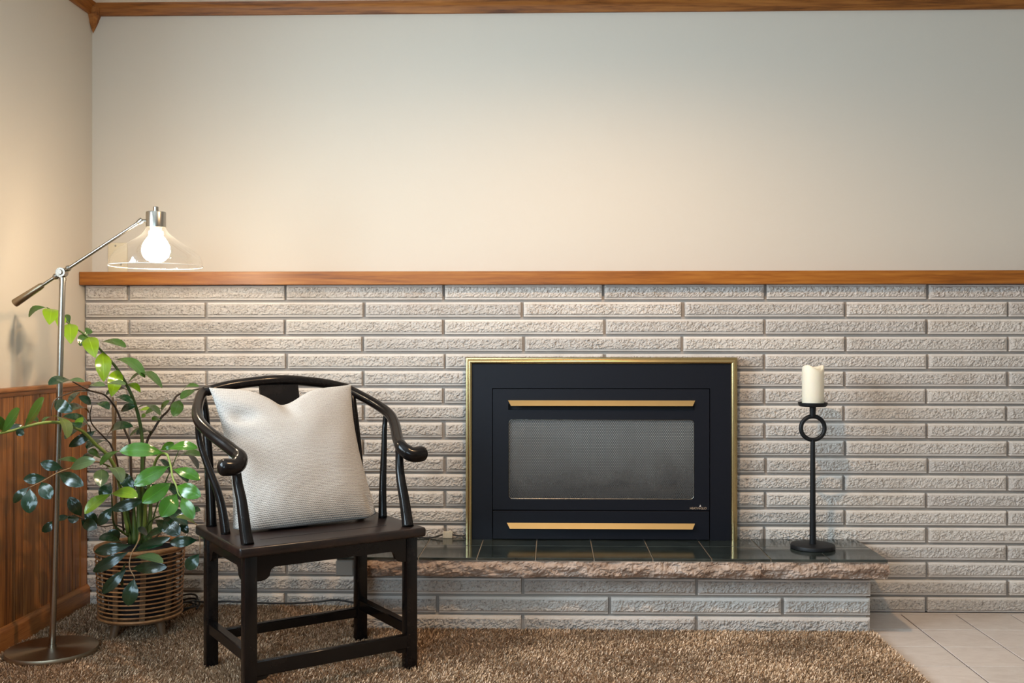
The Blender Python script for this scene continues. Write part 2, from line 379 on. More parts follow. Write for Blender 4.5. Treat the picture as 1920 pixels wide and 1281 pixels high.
def m_mesh():
    m, nt, p = mat('perforated_fire_screen')
    g = nd(nt, 'ShaderNodeTexCoord'); sep = nd(nt, 'ShaderNodeSeparateXYZ'); lk(nt, g.outputs['Object'], sep.inputs[0])
    def math_(op, a, b=None):
        n = nd(nt, 'ShaderNodeMath', operation=op)
        for i, v in enumerate((a, b)):
            if v is None: continue
            if isinstance(v, (int, float)): n.inputs[i].default_value = v
            else: lk(nt, v, n.inputs[i])
        return n.outputs[0]
    k = 2 * PI / .0070
    x = math_('MULTIPLY', sep.outputs['X'], k); z = math_('MULTIPLY', sep.outputs['Z'], PI / .0060)
    h = math_('MULTIPLY', math_('COSINE', x), math_('COSINE', z))
    mask = nd(nt, 'ShaderNodeMapRange'); mask.inputs[1].default_value = -.05; mask.inputs[2].default_value = .25; lk(nt, h, mask.inputs[0])
    p.inputs['Base Color'].default_value = (.075, .073, .072, 1); p.inputs['Metallic'].default_value = .3; p.inputs['Roughness'].default_value = .5
    tr = nd(nt, 'ShaderNodeBsdfTransparent'); ms = nd(nt, 'ShaderNodeMixShader')
    lk(nt, mask.outputs[0], ms.inputs[0]); lk(nt, p.outputs[0], ms.inputs[1]); lk(nt, tr.outputs[0], ms.inputs[2])
    lk(nt, ms.outputs[0], nt.nodes['Material Output'].inputs['Surface']); return m
M['screen'] = m_mesh()
def m_refractory():
    m, nt, p = mat('graded_refractory_panel')  # back panel, dark at the bottom and pale grey-brown towards the top
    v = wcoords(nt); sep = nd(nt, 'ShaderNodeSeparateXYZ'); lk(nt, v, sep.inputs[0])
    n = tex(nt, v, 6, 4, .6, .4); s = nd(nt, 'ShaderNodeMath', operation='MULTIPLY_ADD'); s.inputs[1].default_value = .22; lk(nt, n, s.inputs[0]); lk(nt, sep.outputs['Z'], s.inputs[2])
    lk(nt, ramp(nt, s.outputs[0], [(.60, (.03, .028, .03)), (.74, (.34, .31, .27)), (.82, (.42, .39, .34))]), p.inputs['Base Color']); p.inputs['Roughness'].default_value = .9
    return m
M['refractory'] = m_refractory()
M['log'] = plain('charred_log', (.10, .085, .075), .9, bscale=40, bstr=.8, bdist=.01)
M['frame_white'] = plain('white_window_paint', (.75, .75, .73), .4)

# ------------------------------------------------------------------ room shell
XL, XR, YB, YF, ZC = -1.81, 3.3, 0.072, -5.2, 2.352
fl = obj('floor', bx(XL - .14, XR + .14, YF - .14, YB + .1, -.12, -.004), M['tile_grout']); tag(fl, kind='structure')
# floor tiles: grid starts at the brick wall and runs towards the camera
tile_me = {}
TP = .2050; TX0 = 1.3125 - TP; TY0 = -.022
for i in range(9):
    for j in range(12):
        x0 = TX0 + i * TP; y1 = TY0 - j * TP
        y0 = y1 - TP
        key = 'full'
        if key not in tile_me:
            o = obj('tile', bx(-TP / 2 + .0026, TP / 2 - .0026, -TP / 2 + .0024, TP / 2 - .0024, -.004, .0, .0012), M['tile'], fl); tile_me[key] = o.data
        else:
            o = mobj('tile', tile_me[key], None, fl)
        o.location = (x0 + TP / 2, (y0 + y1) / 2, 0)
obj('tile', bx(1.10, XR, TY0 + .0018, -.001, -.004, .0), M['tile'], fl)
ce = obj('ceiling', bx(XL - .14, XR + .14, YF - .14, YB + .1, ZC, ZC + .1), M['ceiling']); tag(ce, kind='structure')

def wall_boxes(name, boxes, m, kind='structure'):
    bm = bmesh.new()
    for b in boxes: box(bm, *b)
    return tag(obj(name, bm, m), kind=kind)
wb = wall_boxes('wall_back', [(XL - .14, XR + .14, YB, YB + .1, 1.24, ZC)], M['plaster'])
wl = wall_boxes('wall_left', [(XL - .12, XL, -1.25, YB + .1, 0, ZC), (XL - .12, XL, YF, -2.65, 0, ZC), (XL - .12, XL, -2.65, -1.25, 0, .97), (XL - .12, XL, -2.65, -1.25, 2.03, ZC)], M['plaster'])
wall_boxes('wall_right', [(XR, XR + .12, YF, YB + .1, 0, ZC)], M['plaster'])
wall_boxes('wall_rear', [(XL, -1.7, YF - .12, YF, 0, ZC), (-.3, XR, YF - .12, YF, 0, ZC), (-1.7, -.3, YF - .12, YF, 0, .85), (-1.7, -.3, YF - .12, YF, 2.05, ZC)], M['plaster'])
def window(name, axis, lo, hi, z0, z1, depth0, depth1):
    w_ = empty(name, kind='structure')
    t = .045
    def bb(a0, a1, zz0, zz1, d0=depth0, d1=depth1):
        return (d0, d1, a0, a1, zz0, zz1) if axis == 'y' else (a0, a1, d0, d1, zz0, zz1)
    bm = bmesh.new(); box(bm, *bb(lo, lo + t, z0, z1)); box(bm, *bb(hi - t, hi, z0, z1)); box(bm, *bb(lo + t, hi - t, z0, z0 + t)); box(bm, *bb(lo + t, hi - t, z1 - t, z1))
    mid = (lo + hi) / 2; box(bm, *bb(mid - t / 2, mid + t / 2, z0 + t, z1 - t))
    obj('window_frame', bm, M['frame_white'], w_)
    dm = (depth0 + depth1) / 2
    for a0, a1 in ((lo + t, mid - t / 2), (mid + t / 2, hi - t)):
        obj('pane', bx(*bb(a0, a1, z0 + t, z1 - t, dm - .002, dm + .002)), M['glass'], w_)
window('window_1', 'y', -2.65, -1.25, .97, 2.03, XL - .09, XL - .03)
window('window_2', 'x', -1.7, -.3, .85, 2.05, YF - .09, YF - .03)

# ------------------------------------------------------------------ brick veneer on the back wall
FX0, FX1, FZ0, FZ1 = -.305, .674, .268, .920       # hole for the fire
bm = bmesh.new()
for b in ((XL, FX0, .016, YB, 0, 1.243), (FX1, XR, .016, YB, 0, 1.243), (FX0, FX1, .016, YB, FZ1, 1.243), (FX0, FX1, .016, YB, 0, FZ0)):
    box(bm, *b)
obj('mortar_bed', bm, M['mortar'], wb)
def brick_mesh(L, h, seed, depth=.022):
    """split-face brick: smooth chamfered border, rough broken face; face at y=0, local origin at lower left"""
    rng = random.Random(seed)
    bm = bmesh.new()
    nx = max(6, int(L / .0047)); nz = 10
    ox, oz = rng.random() * 50, rng.random() * 50
    bor = .0080
    jig = [rng.uniform(-.0012, .0012) for _ in range(4)]
    def ring(inset, y):
        return [bm.verts.new((inset, y, inset)), bm.verts.new((L - inset, y, inset)), bm.verts.new((L - inset, y, h - inset)), bm.verts.new((inset, y, h - inset))]
    r0 = ring(0, depth); r1 = ring(.0006, .0028); 
    for i in range(4): bm.faces.new((r0[i], r0[(i + 1) % 4], r1[(i + 1) % 4], r1[i]))
    g = []
    for k in range(nz + 1):
        row = []
        for i in range(nx + 1):
            x = bor * .9 + (L - 1.8 * bor) * i / nx; z = bor + (h - 2 * bor) * k / nz
            e = min(i, nx - i, 2) / 2 * min(k, nz - k, 1)
            p = Vector((x * 58 + ox, 3.3, z * 75 + oz)); q = Vector((x * 135 + ox, 7.1, z * 150 + oz)); q2 = Vector((x * 260 + ox, 1.1, z * 270 + oz)); e2 = min(i, nx - i, 1) * min(k, nz - k, 1)
            y = -.0004 - e2 * (.0020 + .0034 * noise.noise(p) + .0044 * noise.noise(q) + .0034 * noise.noise(q2)) * (.6 + .4 * e)
            zz = z + (0 if 0 < k < nz else .0016 * noise.noise(Vector((x * 40 + ox, k * 5.0, 1.7))))
            row.append(bm.verts.new((x, y, zz)))
        g.append(row)
    for k in range(nz):
        for i in range(nx): bm.faces.new((g[k][i], g[k][i + 1], g[k + 1][i + 1], g[k + 1][i]))
    # chamfer faces from border ring to grid
    bm.faces.new([r1[0], r1[1]] + g[0][::-1]); bm.faces.new([r1[2], r1[3]] + g[nz])
    bm.faces.new([r1[3], r1[0]] + [g[k][0] for k in range(nz + 1)]); bm.faces.new([r1[1], r1[2]] + [g[k][nx] for k in range(nz, -1, -1)])
    bmesh.ops.recalc_face_normals(bm, faces=bm.faces[:])
    me = bpy.data.meshes.new('brick'); bm.to_mesh(me); bm.free(); me.materials.append(M['brick'])
    return me
PZ, BH, BL, JT = .0659, .0560, .6116, .0105
full = [brick_mesh(BL - JT, BH, 100 + i) for i in range(8)]
brick_rng = random.Random(3)
def lay(x0, x1, z, y, parent, h=BH):
    L = x1 - x0
    if L < .02: return
    if abs(L - (BL - JT)) < .004 and abs(h - BH) < .001: me = brick_rng.choice(full)
    else: me = brick_mesh(L, h, brick_rng.randint(0, 99999))
    o = mobj('brick', me, None, parent)
    o.location = (x0, y + brick_rng.uniform(-.0015, .0015), z + brick_rng.uniform(-.0007, .0007))
for k in range(19):
    z = PZ * k
    off = -1.6370 if k % 2 == 0 else -1.3361           # first full joint of this course
    cuts = [-1.803] + [off + BL * i + brick_rng.uniform(-.004, .004) for i in range(0, 9) if off + BL * i < 2.9]
    for a, b in zip(cuts, cuts[1:]):
        x0 = a + JT / 2 if a > -1.80 else a; x1 = b - JT / 2
        segs = [(x0, x1)]
        if z < FZ1 - .02 and z + BH > FZ0:
            ns = []
            for s0, s1 in segs:
                if s1 <= FX0 or s0 >= FX1: ns.append((s0, s1))
                else:
                    if s0 < FX0: ns.append((s0, FX0))
                    if s1 > FX1: ns.append((FX1, s1))
            segs = ns
        if z + BH < .255:                                # courses built over by the hearth
            ns = []
            for s0, s1 in segs:
                if s1 <= -.70 or s0 >= 1.101: ns.append((s0, s1))
                else:
                    if s0 < -.70: ns.append((s0, -.70))
                    if s1 > 1.101: ns.append((1.101, s1))
            segs = ns
        for s0, s1 in segs: lay(s0, s1, z + .001, 0.0, wb)

# ------------------------------------------------------------------ wainscot, rails and mouldings
edges = [-.058, -.118, -.216, -.301, -.358, -.468, -.529, -.672, -.77, -.84, -.94, -1.04, -1.10, -1.20]
for a, b in zip(edges, edges[1:]):
    bm = bmesh.new(); g = .0022; x1 = -1.797
    prism(bm, [(XL + .001, b), (XL + .001, a), (x1 - .003, a), (x1 - .003, a - g), (x1, a - g - .002), (x1, b + g + .002), (x1 - .003, b + g), (x1 - .003, b)], 'z', .006, .846)
    obj('plank', bm, M['plank'], wl)
def trim(name, bm, m): return tag(obj(name, bm, m, angle=40), kind='structure')
trim('trim_1', bx(XL + .001, -1.7945, -.058, -.003, .006, .846, .002), M['plank'])
cap = [(XL + .001, .843), (-1.7935, .843), (-1.790, .848), (-1.788, .853), (-1.786, .857), (-1.781, .860), (-1.779, .866), (-1.781, .8715), (-1.786, .873), (XL + .001, .873)]
trim('trim_2', prism(bmesh.new(), cap, 'y', -1.2, -.004), M['rail'])
bb_ = [(XL + .001, .0), (-1.783, .0), (-1.783, .074), (-1.785, .083), (-1.790, .087), (-1.792, .092), (XL + .001, .094)]
tag(obj('baseboard_left', prism(bmesh.new(), bb_, 'y', -1.2, -.004), M['rail'], angle=40), kind='structure')
def crown_prof(s, o): # (offset from wall, z)
    return [(o, 2.306), (o + s * .011, 2.306), (o + s * .013, 2.311), (o + s * .014, 2.330), (o + s * .020, 2.338), (o + s * .026, 2.345), (o + s * .028, ZC), (o, ZC)]
trim('trim_3', prism(bmesh.new(), crown_prof(-1, YB), 'x', XL, XR), M['crown'])
trim('trim_4', prism(bmesh.new(), crown_prof(1, XL), 'y', YF, YB), M['crown_side'])
# pointed corner block where the two crown mouldings meet
bm = bmesh.new(); q = .036
t_ = [(XL, YB), (XL + q, YB), (XL + q, YB - q * .55), (XL + q * .55, YB - q), (XL, YB - q)]
rows = [[bm.verts.new((x, y, z)) for x, y in t_] for z in (ZC, 2.308)]
low = [bm.verts.new((XL + (x - XL) * .62, YB + (y - YB) * .62, 2.275)) for x, y in t_]
tip = bm.verts.new((XL + .006, YB - .006, 2.238))
rows.append(low)
for A, B in zip(rows, rows[1:]):
    for i in range(5): bm.faces.new((A[i], A[(i + 1) % 5], B[(i + 1) % 5], B[i]))
for i in range(5): bm.faces.new((low[i], low[(i + 1) % 5], tip))
bm.faces.new(rows[0]); bmesh.ops.recalc_face_normals(bm, faces=bm.faces[:])
trim('trim_5', bm, M['crown'])

# ------------------------------------------------------------------ mantel shelf
ms_ = tag(obj('mantel_shelf', bx(-1.8085, XR - .002, -.041, YB - .001, 1.2435, 1.2935, .0015), M['mantel']),
          'long varnished orange-brown wooden shelf capping the brick wall', 'shelf')
# blank cover plate on the wall beside the lamp
wp = empty('wall_plate', (-1.7075, YB, 1.355), label='cream blank cover plate screwed to the wall behind the glass lamp shade', cat='wall plate')
obj('cover', bx(-.0385, .0385, -.005, -.0002, -.0605, .0605, .003, 2), M['plate'], wp, angle=40)
for dx, dz in ((-.008, .049), (.014, -.025)):
    bm = bmesh.new(); bmesh.ops.create_cone(bm, cap_ends=True, segments=14, radius1=.0042, radius2=.0032, depth=.0025, matrix=Matrix.Translation((dx, -.0062, dz)) @ Matrix.Rotation(PI / 2, 4, 'X'))
    obj('screw', bm, M['screw'], wp)

# ------------------------------------------------------------------ raised hearth
he = empty('hearth', (0, 0, 0), label='raised brick hearth topped with dark green slate tiles and rough stone edge', cat='hearth')
HY = -.305
obj('mortar_core', bx(-.69, 1.100, HY + .012, -.012, 0.0, .210), M['mortar'], he)
ROWS = ((.1365, .0560), (.0690, .0585), (.0015, .0590))
for (z, h), js in zip(ROWS, ((-.104, .506), (-.405, .202, .807), (-.104, .506))):
    cuts = [-.70] + list(js) + [1.111]
    for i, (a, b) in enumerate(zip(cuts, cuts[1:])):
        lay(a + (JT / 2 if i else 0), b - (JT / 2 if i < len(js) else 0), z, HY, he, h)
for z, h in ROWS:           # return courses on both ends
    for x, s in ((1.111, 1), (-.70, -1)):
        o = mobj('brick', brick_mesh(.268, h, int(z * 9999) + s), None, he)
        o.rotation_euler = (0, 0, PI / 2 * s); o.location = (x, -.288 if s > 0 else -.020, z)
def rough_slab(x0, x1, seed, endl=False, endr=False):
    """stone with a hand-broken front edge"""
    bm = bmesh.new(); nx = int((x1 - x0) / .0055) + 2; nz = 12; z0, z1 = .2105, .2675
    rows = []
    for k in range(nz + 1):
        row = []
        for i in range(nx + 1):
            x = x0 + (x1 - x0) * i / nx; t = k / nz; z = z0 + (z1 - z0) * t
            p = Vector((x * 17 + seed, 2.2, z * 46)); q = Vector((x * 55 + seed, 8.8, z * 80)); r = Vector((x * 7 + seed, 5, 0))
            y = -.366 - .013 * noise.noise(p) - .012 * abs(noise.noise(q)) + .004 * noise.noise(Vector((x * 130, z * 150, seed))) - .012 * math.sin(t * PI) ** .8 + .004 * (1 - t) + .005 * noise.noise(r)
            if k == nz: y = max(y, -.374)
            zz = z + (.004 * noise.noise(r + Vector((9, 0, 0))) if k == 0 else 0)
            row.append(bm.verts.new((x, y, zz)))
        rows.append(row)
    for k in range(nz):
        for i in range(nx): bm.faces.new((rows[k][i], rows[k][i + 1], rows[k + 1][i + 1], rows[k + 1][i]))
    A = [bm.verts.new((x0, -.011, z0)), bm.verts.new((x1, -.011, z0)), bm.verts.new((x1, -.011, z1)), bm.verts.new((x0, -.011, z1))]
    bm.faces.new(A[::-1]); bm.faces.new([A[3], A[2]] + rows[nz][::-1]); bm.faces.new([A[1], A[0]] + rows[0])
    bm.faces.new([A[0], A[3]] + [rows[k][0] for k in range(nz, -1, -1)]); bm.faces.new([A[2], A[1]] + [rows[k][nx] for k in range(nz + 1)])
    bmesh.ops.recalc_face_normals(bm, faces=bm.faces[:]); return bm
obj('edge_stone', rough_slab(-.688, .716, 4.0), M['stone'], he)
obj('edge_stone', rough_slab(.718, 1.152, 21.0), M['stone'], he)
obj('edge_stone', bx(-.752, -.6895, -.371, -.011, .2115, .2675, .004), M['stone_end'], he, label='smooth grey sawn end stone')
obj('grout_bed', bx(-.748, 1.148, -.371, -.011, .2677, .2755), M['slate_grout'], he)
xs = [-.748] + [-.665 + .2023 * i for i in range(9)] + [1.150]
for a, b in zip(xs, xs[1:]):
    for y0, y1 in ((-.374, -.167), (-.163, -.011)):
        obj('slate_tile', bx(a + .0016, b - .0016, y0, y1, .2700, .2790, .0012), M['slate'], he)

# ------------------------------------------------------------------ gas fireplace insert
fp = empty('fireplace_insert', (0, 0, .279), label='black steel gas fireplace insert with brass trim standing on the hearth', cat='fireplace')
def fpo(name, bm, m, parent=fp, **k):
    me = bpy.data.meshes.new(name); 
    bmesh.ops.translate(bm, verts=bm.verts[:], vec=(0, 0, -.279)); bm.to_mesh(me); bm.free()
    o = mobj(name, me, m, parent, **k); return o
DX0, DX1, DZ0, DZ1 = -.2240, .5900, .3925, .8475
def ring_plate(outer, holes, y0, y1, bev=0):
    """flat plate with rectangular holes, given as strips"""
    bm = bmesh.new()
    xs_ = sorted({outer[0], outer[1], *[h[0] for h in holes], *[h[1] for h in holes]}); zs_ = sorted({outer[2], outer[3], *[h[2] for h in holes], *[h[3] for h in holes]})
    V = {}
    def v(x, z, y):
        k = (round(x, 5), round(z, 5), y)
        if k not in V: V[k] = bm.verts.new((x, y, z))
        return V[k]
    for x0, x1 in zip(xs_, xs_[1:]):
        for z0, z1 in zip(zs_, zs_[1:]):
            cx, cz = (x0 + x1) / 2, (z0 + z1) / 2
            if any(h[0] < cx < h[1] and h[2] < cz < h[3] for h in holes): continue
            bm.faces.new((v(x0, z0, y0), v(x1, z0, y0), v(x1, z1, y0), v(x0, z1, y0)))
    r = bmesh.ops.extrude_face_region(bm, geom=bm.faces[:])
    bmesh.ops.translate(bm, verts=[e for e in r['geom'] if isinstance(e, bmesh.types.BMVert)], vec=(0, y1 - y0, 0))
    bmesh.ops.recalc_face_normals(bm, faces=bm.faces[:]); return bm
fpo('surround_panel', ring_plate((-.303, .672, .2792, .944), [(DX0 - .003, DX1 + .003, .2792, DZ1 + .003)], -.050, -.012), M['black_steel'])
# brass moulding: half-round with a small outer step, mitred
def brass(path_a, path_b, d_in):
    bm = bmesh.new(); prof = [(0, -.011), (0, -.047), (.0022, -.0500), (.0065, -.0500)] + [(.0160 - .0092 * math.cos(a), -.0500 - .0105 * math.sin(a)) for a in [PI * i / 14 for i in range(15)]] + [(.0252, -.011)]
    A = []; B = []
    for t, y in prof:
        A.append(bm.verts.new((path_a[0] + d_in[0][0] * t, y, path_a[1] + d_in[0][1] * t))); B.append(bm.verts.new((path_b[0] + d_in[1][0] * t, y, path_b[1] + d_in[1][1] * t)))
    n = len(prof)
    for i in range(n): bm.faces.new((A[i], A[(i + 1) % n], B[(i + 1) % n], B[i]))
    bm.faces.new(A); bm.faces.new(B); bmesh.ops.recalc_face_normals(bm, faces=bm.faces[:]); return bm
bx0, bx1, bz0, bz1 = -.3272, .6955, .2792, .9670
fpo('brass_trim', brass((bx0, bz1), (bx1, bz1), ((1, -1), (-1, -1))), M['brass'], angle=38, label='polished brass trim along the top')
fpo('brass_trim', brass((bx0, bz0), (bx0, bz1), ((1, 0), (1, -1))), M['brass'], angle=38, label='polished brass trim down the left side')
fpo('brass_trim', brass((bx1, bz0), (bx1, bz1), ((-1, 0), (-1, -1))), M['brass'], angle=38, label='polished brass trim down the right side')
# door with rounded window and slot
def rounded(x0, x1, z0, z1, r, n=6):
    P = []
    for cx, cz, a0 in ((x1 - r, z1 - r, 0), (x0 + r, z1 - r, 90), (x0 + r, z0 + r, 180), (x1 - r, z0 + r, 270)):
        for i in range(n + 1):
            a = math.radians(a0 + 90 * i / n); P.append((cx + r * math.cos(a), cz + r * math.sin(a)))
    return P
WX0, WX1, WZ0, WZ1 = -.1655, .5345, .4310, .7335
bm = ring_plate((DX0, DX1, DZ0, DZ1), [(WX0, WX1, WZ0, WZ1), (-.1655, .5345, .7690, .7930)], -.0535, -.040)
for (cx, cz, sx, sz) in ((WX0, WZ0, 1, 1), (WX1, WZ0, -1, 1), (WX0, WZ1, 1, -1), (WX1, WZ1, -1, -1)):   # rounded window corners
    r_ = .014; pl = [(cx, cz)] + [(cx + sx * (r_ - r_ * math.cos(a)), cz + sz * (r_ - r_ * math.sin(a))) for a in [PI / 2 * i / 6 for i in range(7)]]
    prism(bm, pl, 'y', -.0535, -.040)
door = fpo('door_panel', bm, M['black_steel'])
def bar(x0, x1, z0, z1, parent):
    bm = bmesh.new(); d = .012
    A = [(x0, -.0536, z1), (x1, -.0536, z1), (x1 - d, -.0735, z0), (x0 + d, -.0735, z0), (x0 + d, -.0705, z0 - .001), (x1 - d, -.0705, z0 - .001), (x0 + .002, -.0505, z1 - .003), (x1 - .002, -.0505, z1 - .003)]
    v = [bm.verts.new(p) for p in A]
    for f in ((0, 1, 2, 3), (3, 2, 5, 4), (4, 5, 7, 6), (6, 7, 1, 0), (0, 3, 4, 6), (1, 7, 5, 2)): bm.faces.new([v[i] for i in f])
    bmesh.ops.recalc_face_normals(bm, faces=bm.faces[:])
    return fpo('brass_bar', bm, M['brass_bar'], parent, label='slanted brass bar')
bar(-.1665, .5370, .7855, .8050, door)
fpo('window_glass', bx(WX0 - .01, WX1 + .01, -.0395, -.0355, WZ0 - .01, WZ1 + .01), M['fire_glass'], door)
bm = bmesh.new(); prism(bm, [(WX0 - .008, WZ0 - .008), (WX1 + .008, WZ0 - .008), (WX1 + .008, WZ1 + .008), (WX0 - .008, WZ1 + .008)], 'y', -.0455, -.0450)
fpo('mesh_screen', bm, M['screen'], door)
bm = bmesh.new(); tube(bm, [(x, -.0475, z) for x, z in rounded(WX0 + .002, WX1 - .002, WZ0 + .002, WZ1 - .002, .013)], .0017, 6, closed=True)
fpo('screen_edge', bm, M['nickel'], door, smooth=True)
fpo('slot_back', bx(-.17, .54, -.039, -.030, .765, .797), M['black_gap'], door)
# maker's lettering with a small flame
fc = bpy.data.curves.new('door_lettering', 'FONT'); fc.body = 'HEAT-N-GLO'; fc.size = .0118; fc.extrude = .0003; fc.align_x = 'LEFT'; fc.space_character = .86
lo = bpy.data.objects.new('door_lettering', fc); C.objects.link(lo); 
bpy.context.view_layer.update(); lme = bpy.data.meshes.new_from_object(lo); bpy.data.objects.remove(lo)
lme.name = 'door_lettering'; lo = mobj('door_lettering', lme, plain('tan_lettering', (.50, .36, .24), .5), door, label='tan raised lettering in the door corner')
lo.rotation_euler = (PI / 2, 0, 0); lo.location = (.5165, -.0539, .3965 - .279)
bm = bmesh.new(); prism(bm, [(.5515, .4065), (.5535, .4105), (.5545, .4085), (.5555, .4155), (.5570, .4105), (.5580, .4120), (.5590, .4065)], 'y', -.0541, -.0536)
fpo('flame_emblem', bm, plain('pale_emblem', (.62, .55, .5), .5), door)
lp = fpo('lower_panel', bx(DX0, DX1, -.0535, -.040, .2815, .3885, .0012), M['black_steel'])
bar(-.1710, .5365, .3245, .3430, lp)
# firebox behind the screen
bm = bmesh.new()
for b in ((FX0 + .004, FX1 - .004, .34, .35, .285, .905), (FX0 + .004, FX0 + .014, -.010, .34, .285, .905), (FX1 - .014, FX1 - .004, -.010, .34, .285, .905), (FX0 + .004, FX1 - .004, -.010, .35, .280, .289), (FX0 + .004, FX1 - .004, -.010, .35, .900, .910)): box(bm, *b)
fpo('firebox', bm, M['black_gap'])
fpo('back_panel', bx(-.215, .585, .11, .12, .40, .80), M['refractory'])
fpo('burner_tray', bx(-.20, .57, -.020, .105, .395, .418), M['black_gap'])
for (xa, ya, za, xb, yb, zb, r) in ((-.13, .045, .445, .22, .07, .452, .026), (.16, .05, .446, .49, .03, .455, .027), (.05, .02, .48, .33, .09, .50, .02)):
    bm = bmesh.new(); P = [Vector((xa, ya, za)).lerp(Vector((xb, yb, zb)), t / 10) + Vector((0, .006 * math.sin(t * 1.3), .006 * math.cos(t * 1.9))) for t in range(11)]
    tube(bm, P, lambda t, r=r: r * (1 + .12 * math.sin(t * 17)), 12); fpo('fire_log', bm, M['log'], smooth=True)

# ------------------------------------------------------------------ candle and holder
cx, cy = .942, -.184
ch = empty('candle_holder', (cx, cy, .279), label='tall black iron candle holder with a ring, on the right end of the hearth', cat='candle holder')
bm = bmesh.new(); lathe(bm, [(.076, 0), (.079, .002), (.079, .011), (.077, .0145), (.072, .016), (.016, .0165)], 56); obj('base', bm, M['iron'], ch, angle=35)
bm = bmesh.new(); lathe(bm, [(.0118, .016), (.0112, .06), (.0086, .38), (.0083, .3935)], 24); obj('stem', bm, M['iron'], ch, angle=35)
bm = bmesh.new(); R0 = .0425
tube(bm, [(R0 * math.cos(2 * PI * i / 48), 0, .4345 + R0 * math.sin(2 * PI * i / 48)) for i in range(48)], .0078, 14, closed=True, flat=1.0); obj('ring', bm, M['iron'], ch, smooth=True)
bm = bmesh.new(); lathe(bm, [(.0095, .4755), (.0105, .484), (.0118, .515)], 24); obj('neck', bm, M['iron'], ch, angle=35)
bm = bmesh.new(); lathe(bm, [(.014, .5130), (.046, .5130), (.050, .516), (.0522, .524), (.0522, .5275), (.0505, .5275), (.0490, .5225), (.0, .5215)], 48, cap=False); bmesh.ops.remove_doubles(bm, verts=bm.verts[:], dist=1e-5)
obj('plate', bm, M['iron'], ch, angle=35)
ca = empty('candle', (cx + .001, cy, .279 + .5222), label='ivory pillar candle with a worn hollow top on the black iron holder', cat='candle')
bm = bmesh.new(); n = 44; rings = []
prof = [(.0, 0), (.0382, 0), (.0388, .002), (.0388, .125), (.0385, .1315), (.0365, .1355), (.033, .1355), (.029, .130), (.020, .1235), (.006, .1215)]
for r, z in prof:
    ring_ = []
    for i in range(n):
        a = 2 * PI * i / n; dz = 0
        if z > .124: dz = .004 * math.sin(a * 2 + .7) + .0028 * math.sin(a * 3 + 2) - .006 * max(0, math.cos(a + 1.0)) ** 4
        ring_.append(bm.verts.new((r * math.cos(a), r * math.sin(a), z + dz)))
    rings.append(ring_)
for A, B in zip(rings, rings[1:]):
    for i in range(n): bm.faces.new((A[i], A[(i + 1) % n], B[(i + 1) % n], B[i]))
bm.faces.new(rings[-1]); bmesh.ops.remove_doubles(bm, verts=bm.verts[:], dist=1e-5)
obj('wax_body', bm, M['wax'], ca, smooth=True)
bm = bmesh.new(); tube(bm, [(0, 0, .119), (.001, 0, .124), (.003, 0, .1275)], .0011, 6); obj('wick', bm, M['wick'], ca)

# ------------------------------------------------------------------ cords and connector
hc = empty('thin_cord', (-.40, -.03, .279), label='thin black cord with ribbed ivory connector lying on the hearth against the bricks', cat='cord')
def hcp(pts, r, name, m):
    bm = bmesh.new(); tube(bm, catmull([Vector(p) - Vector((-.40, -.03, .279)) for p in pts], 6), r, 8); return obj(name, bm, m, hc, smooth=True)
hcp([(-.63, -.022, .330), (-.60, -.024, .315), (-.555, -.026, .296), (-.51, -.034, .284), (-.46, -.038, .2825), (-.43, -.030, .289), (-.417, -.024, .291)], .0028, 'wire', M['cord'])
hcp([(-.379, -.024, .291), (-.36, -.026, .289), (-.345, -.028, .288), (-.332, -.024, .288)], .0028, 'wire', M['cord'])
bm = bmesh.new(); box(bm, -.0185, .0185, -.010, .012, .0004, .0235, .003, 2)
for i in range(7): box(bm, -.0155 + i * .0048, -.0128 + i * .0048, -.0112, .0125, .0003, .0248, .0008)
o = obj('connector', bm, M['ivory_plastic'], hc, label='ribbed ivory plastic connector'); o.location = (.0025, .006, 0)
pc = empty('power_cord', (-1.36, -.14, .02), label='black power cord coiled behind the basket and run along the wall base', cat='cord')
P = []
for i in range(73):
    a = 2 * PI * i / 24; k = i / 72
    P.append((-1.395 + (.078 - .010 * k) * math.cos(a) + .012 * math.sin(3 * k * PI), -.150 + (.105 - .02 * k) * math.sin(a), .024 + .030 * k + .012 * math.sin(a * 1.5) + .012))
P += [(-1.30, -.07, .040), (-1.24, -.030, .034), (-1.12, -.020, .026), (-1.0, -.024, .026), (-.90, -.030, .034), (-.82, -.022, .040), (-.74, -.02, .026), (-.715, -.02, .026)]
bm = bmesh.new(); tube(bm, catmull([Vector(p) - Vector((-1.36, -.14, .02)) for p in P], 3), .0036, 8); obj('cable', bm, M['cord'], pc, smooth=True)

# ------------------------------------------------------------------ floor lamp
LX, LY = -1.622, -.620
la = empty('floor_lamp', (LX, LY, .012), label='brushed metal pharmacy floor lamp with clear glass shade, lit, beside the plant', cat='lamp')
def lmp(name, bm, m, parent=None, **k):
    bmesh.ops.translate(bm, verts=bm.verts[:], vec=(-LX, -LY, -.012)); return obj(name, bm, m, parent or la, **k)
bm = bmesh.new(); lathe(bm, [(.1395, .012), (.1408, .014), (.1408, .030), (.1395, .0325), (.020, .0345), (.0145, .0345)], 96, (LX, LY, 0)); lmp('base', bm, M['base_metal'], angle=30)
top = Vector((-1.588, LY, 1.228)); jnt = Vector((-1.588, LY - .004, 1.250)); aend = Vector((-1.334, LY + .006, 1.417))
bm = bmesh.new(); tube(bm, [(LX, LY, .034), tuple(Vector((LX, LY, .034)).lerp(top, .5)), tuple(top)], .0098, 20); tube(bm, [(LX, LY, .0335), (LX + .0005, LY, .044)], .0125, 20)
lmp('pole', bm, M['nickel'], angle=40)
bm = bmesh.new(); d = (aend - jnt).normalized()
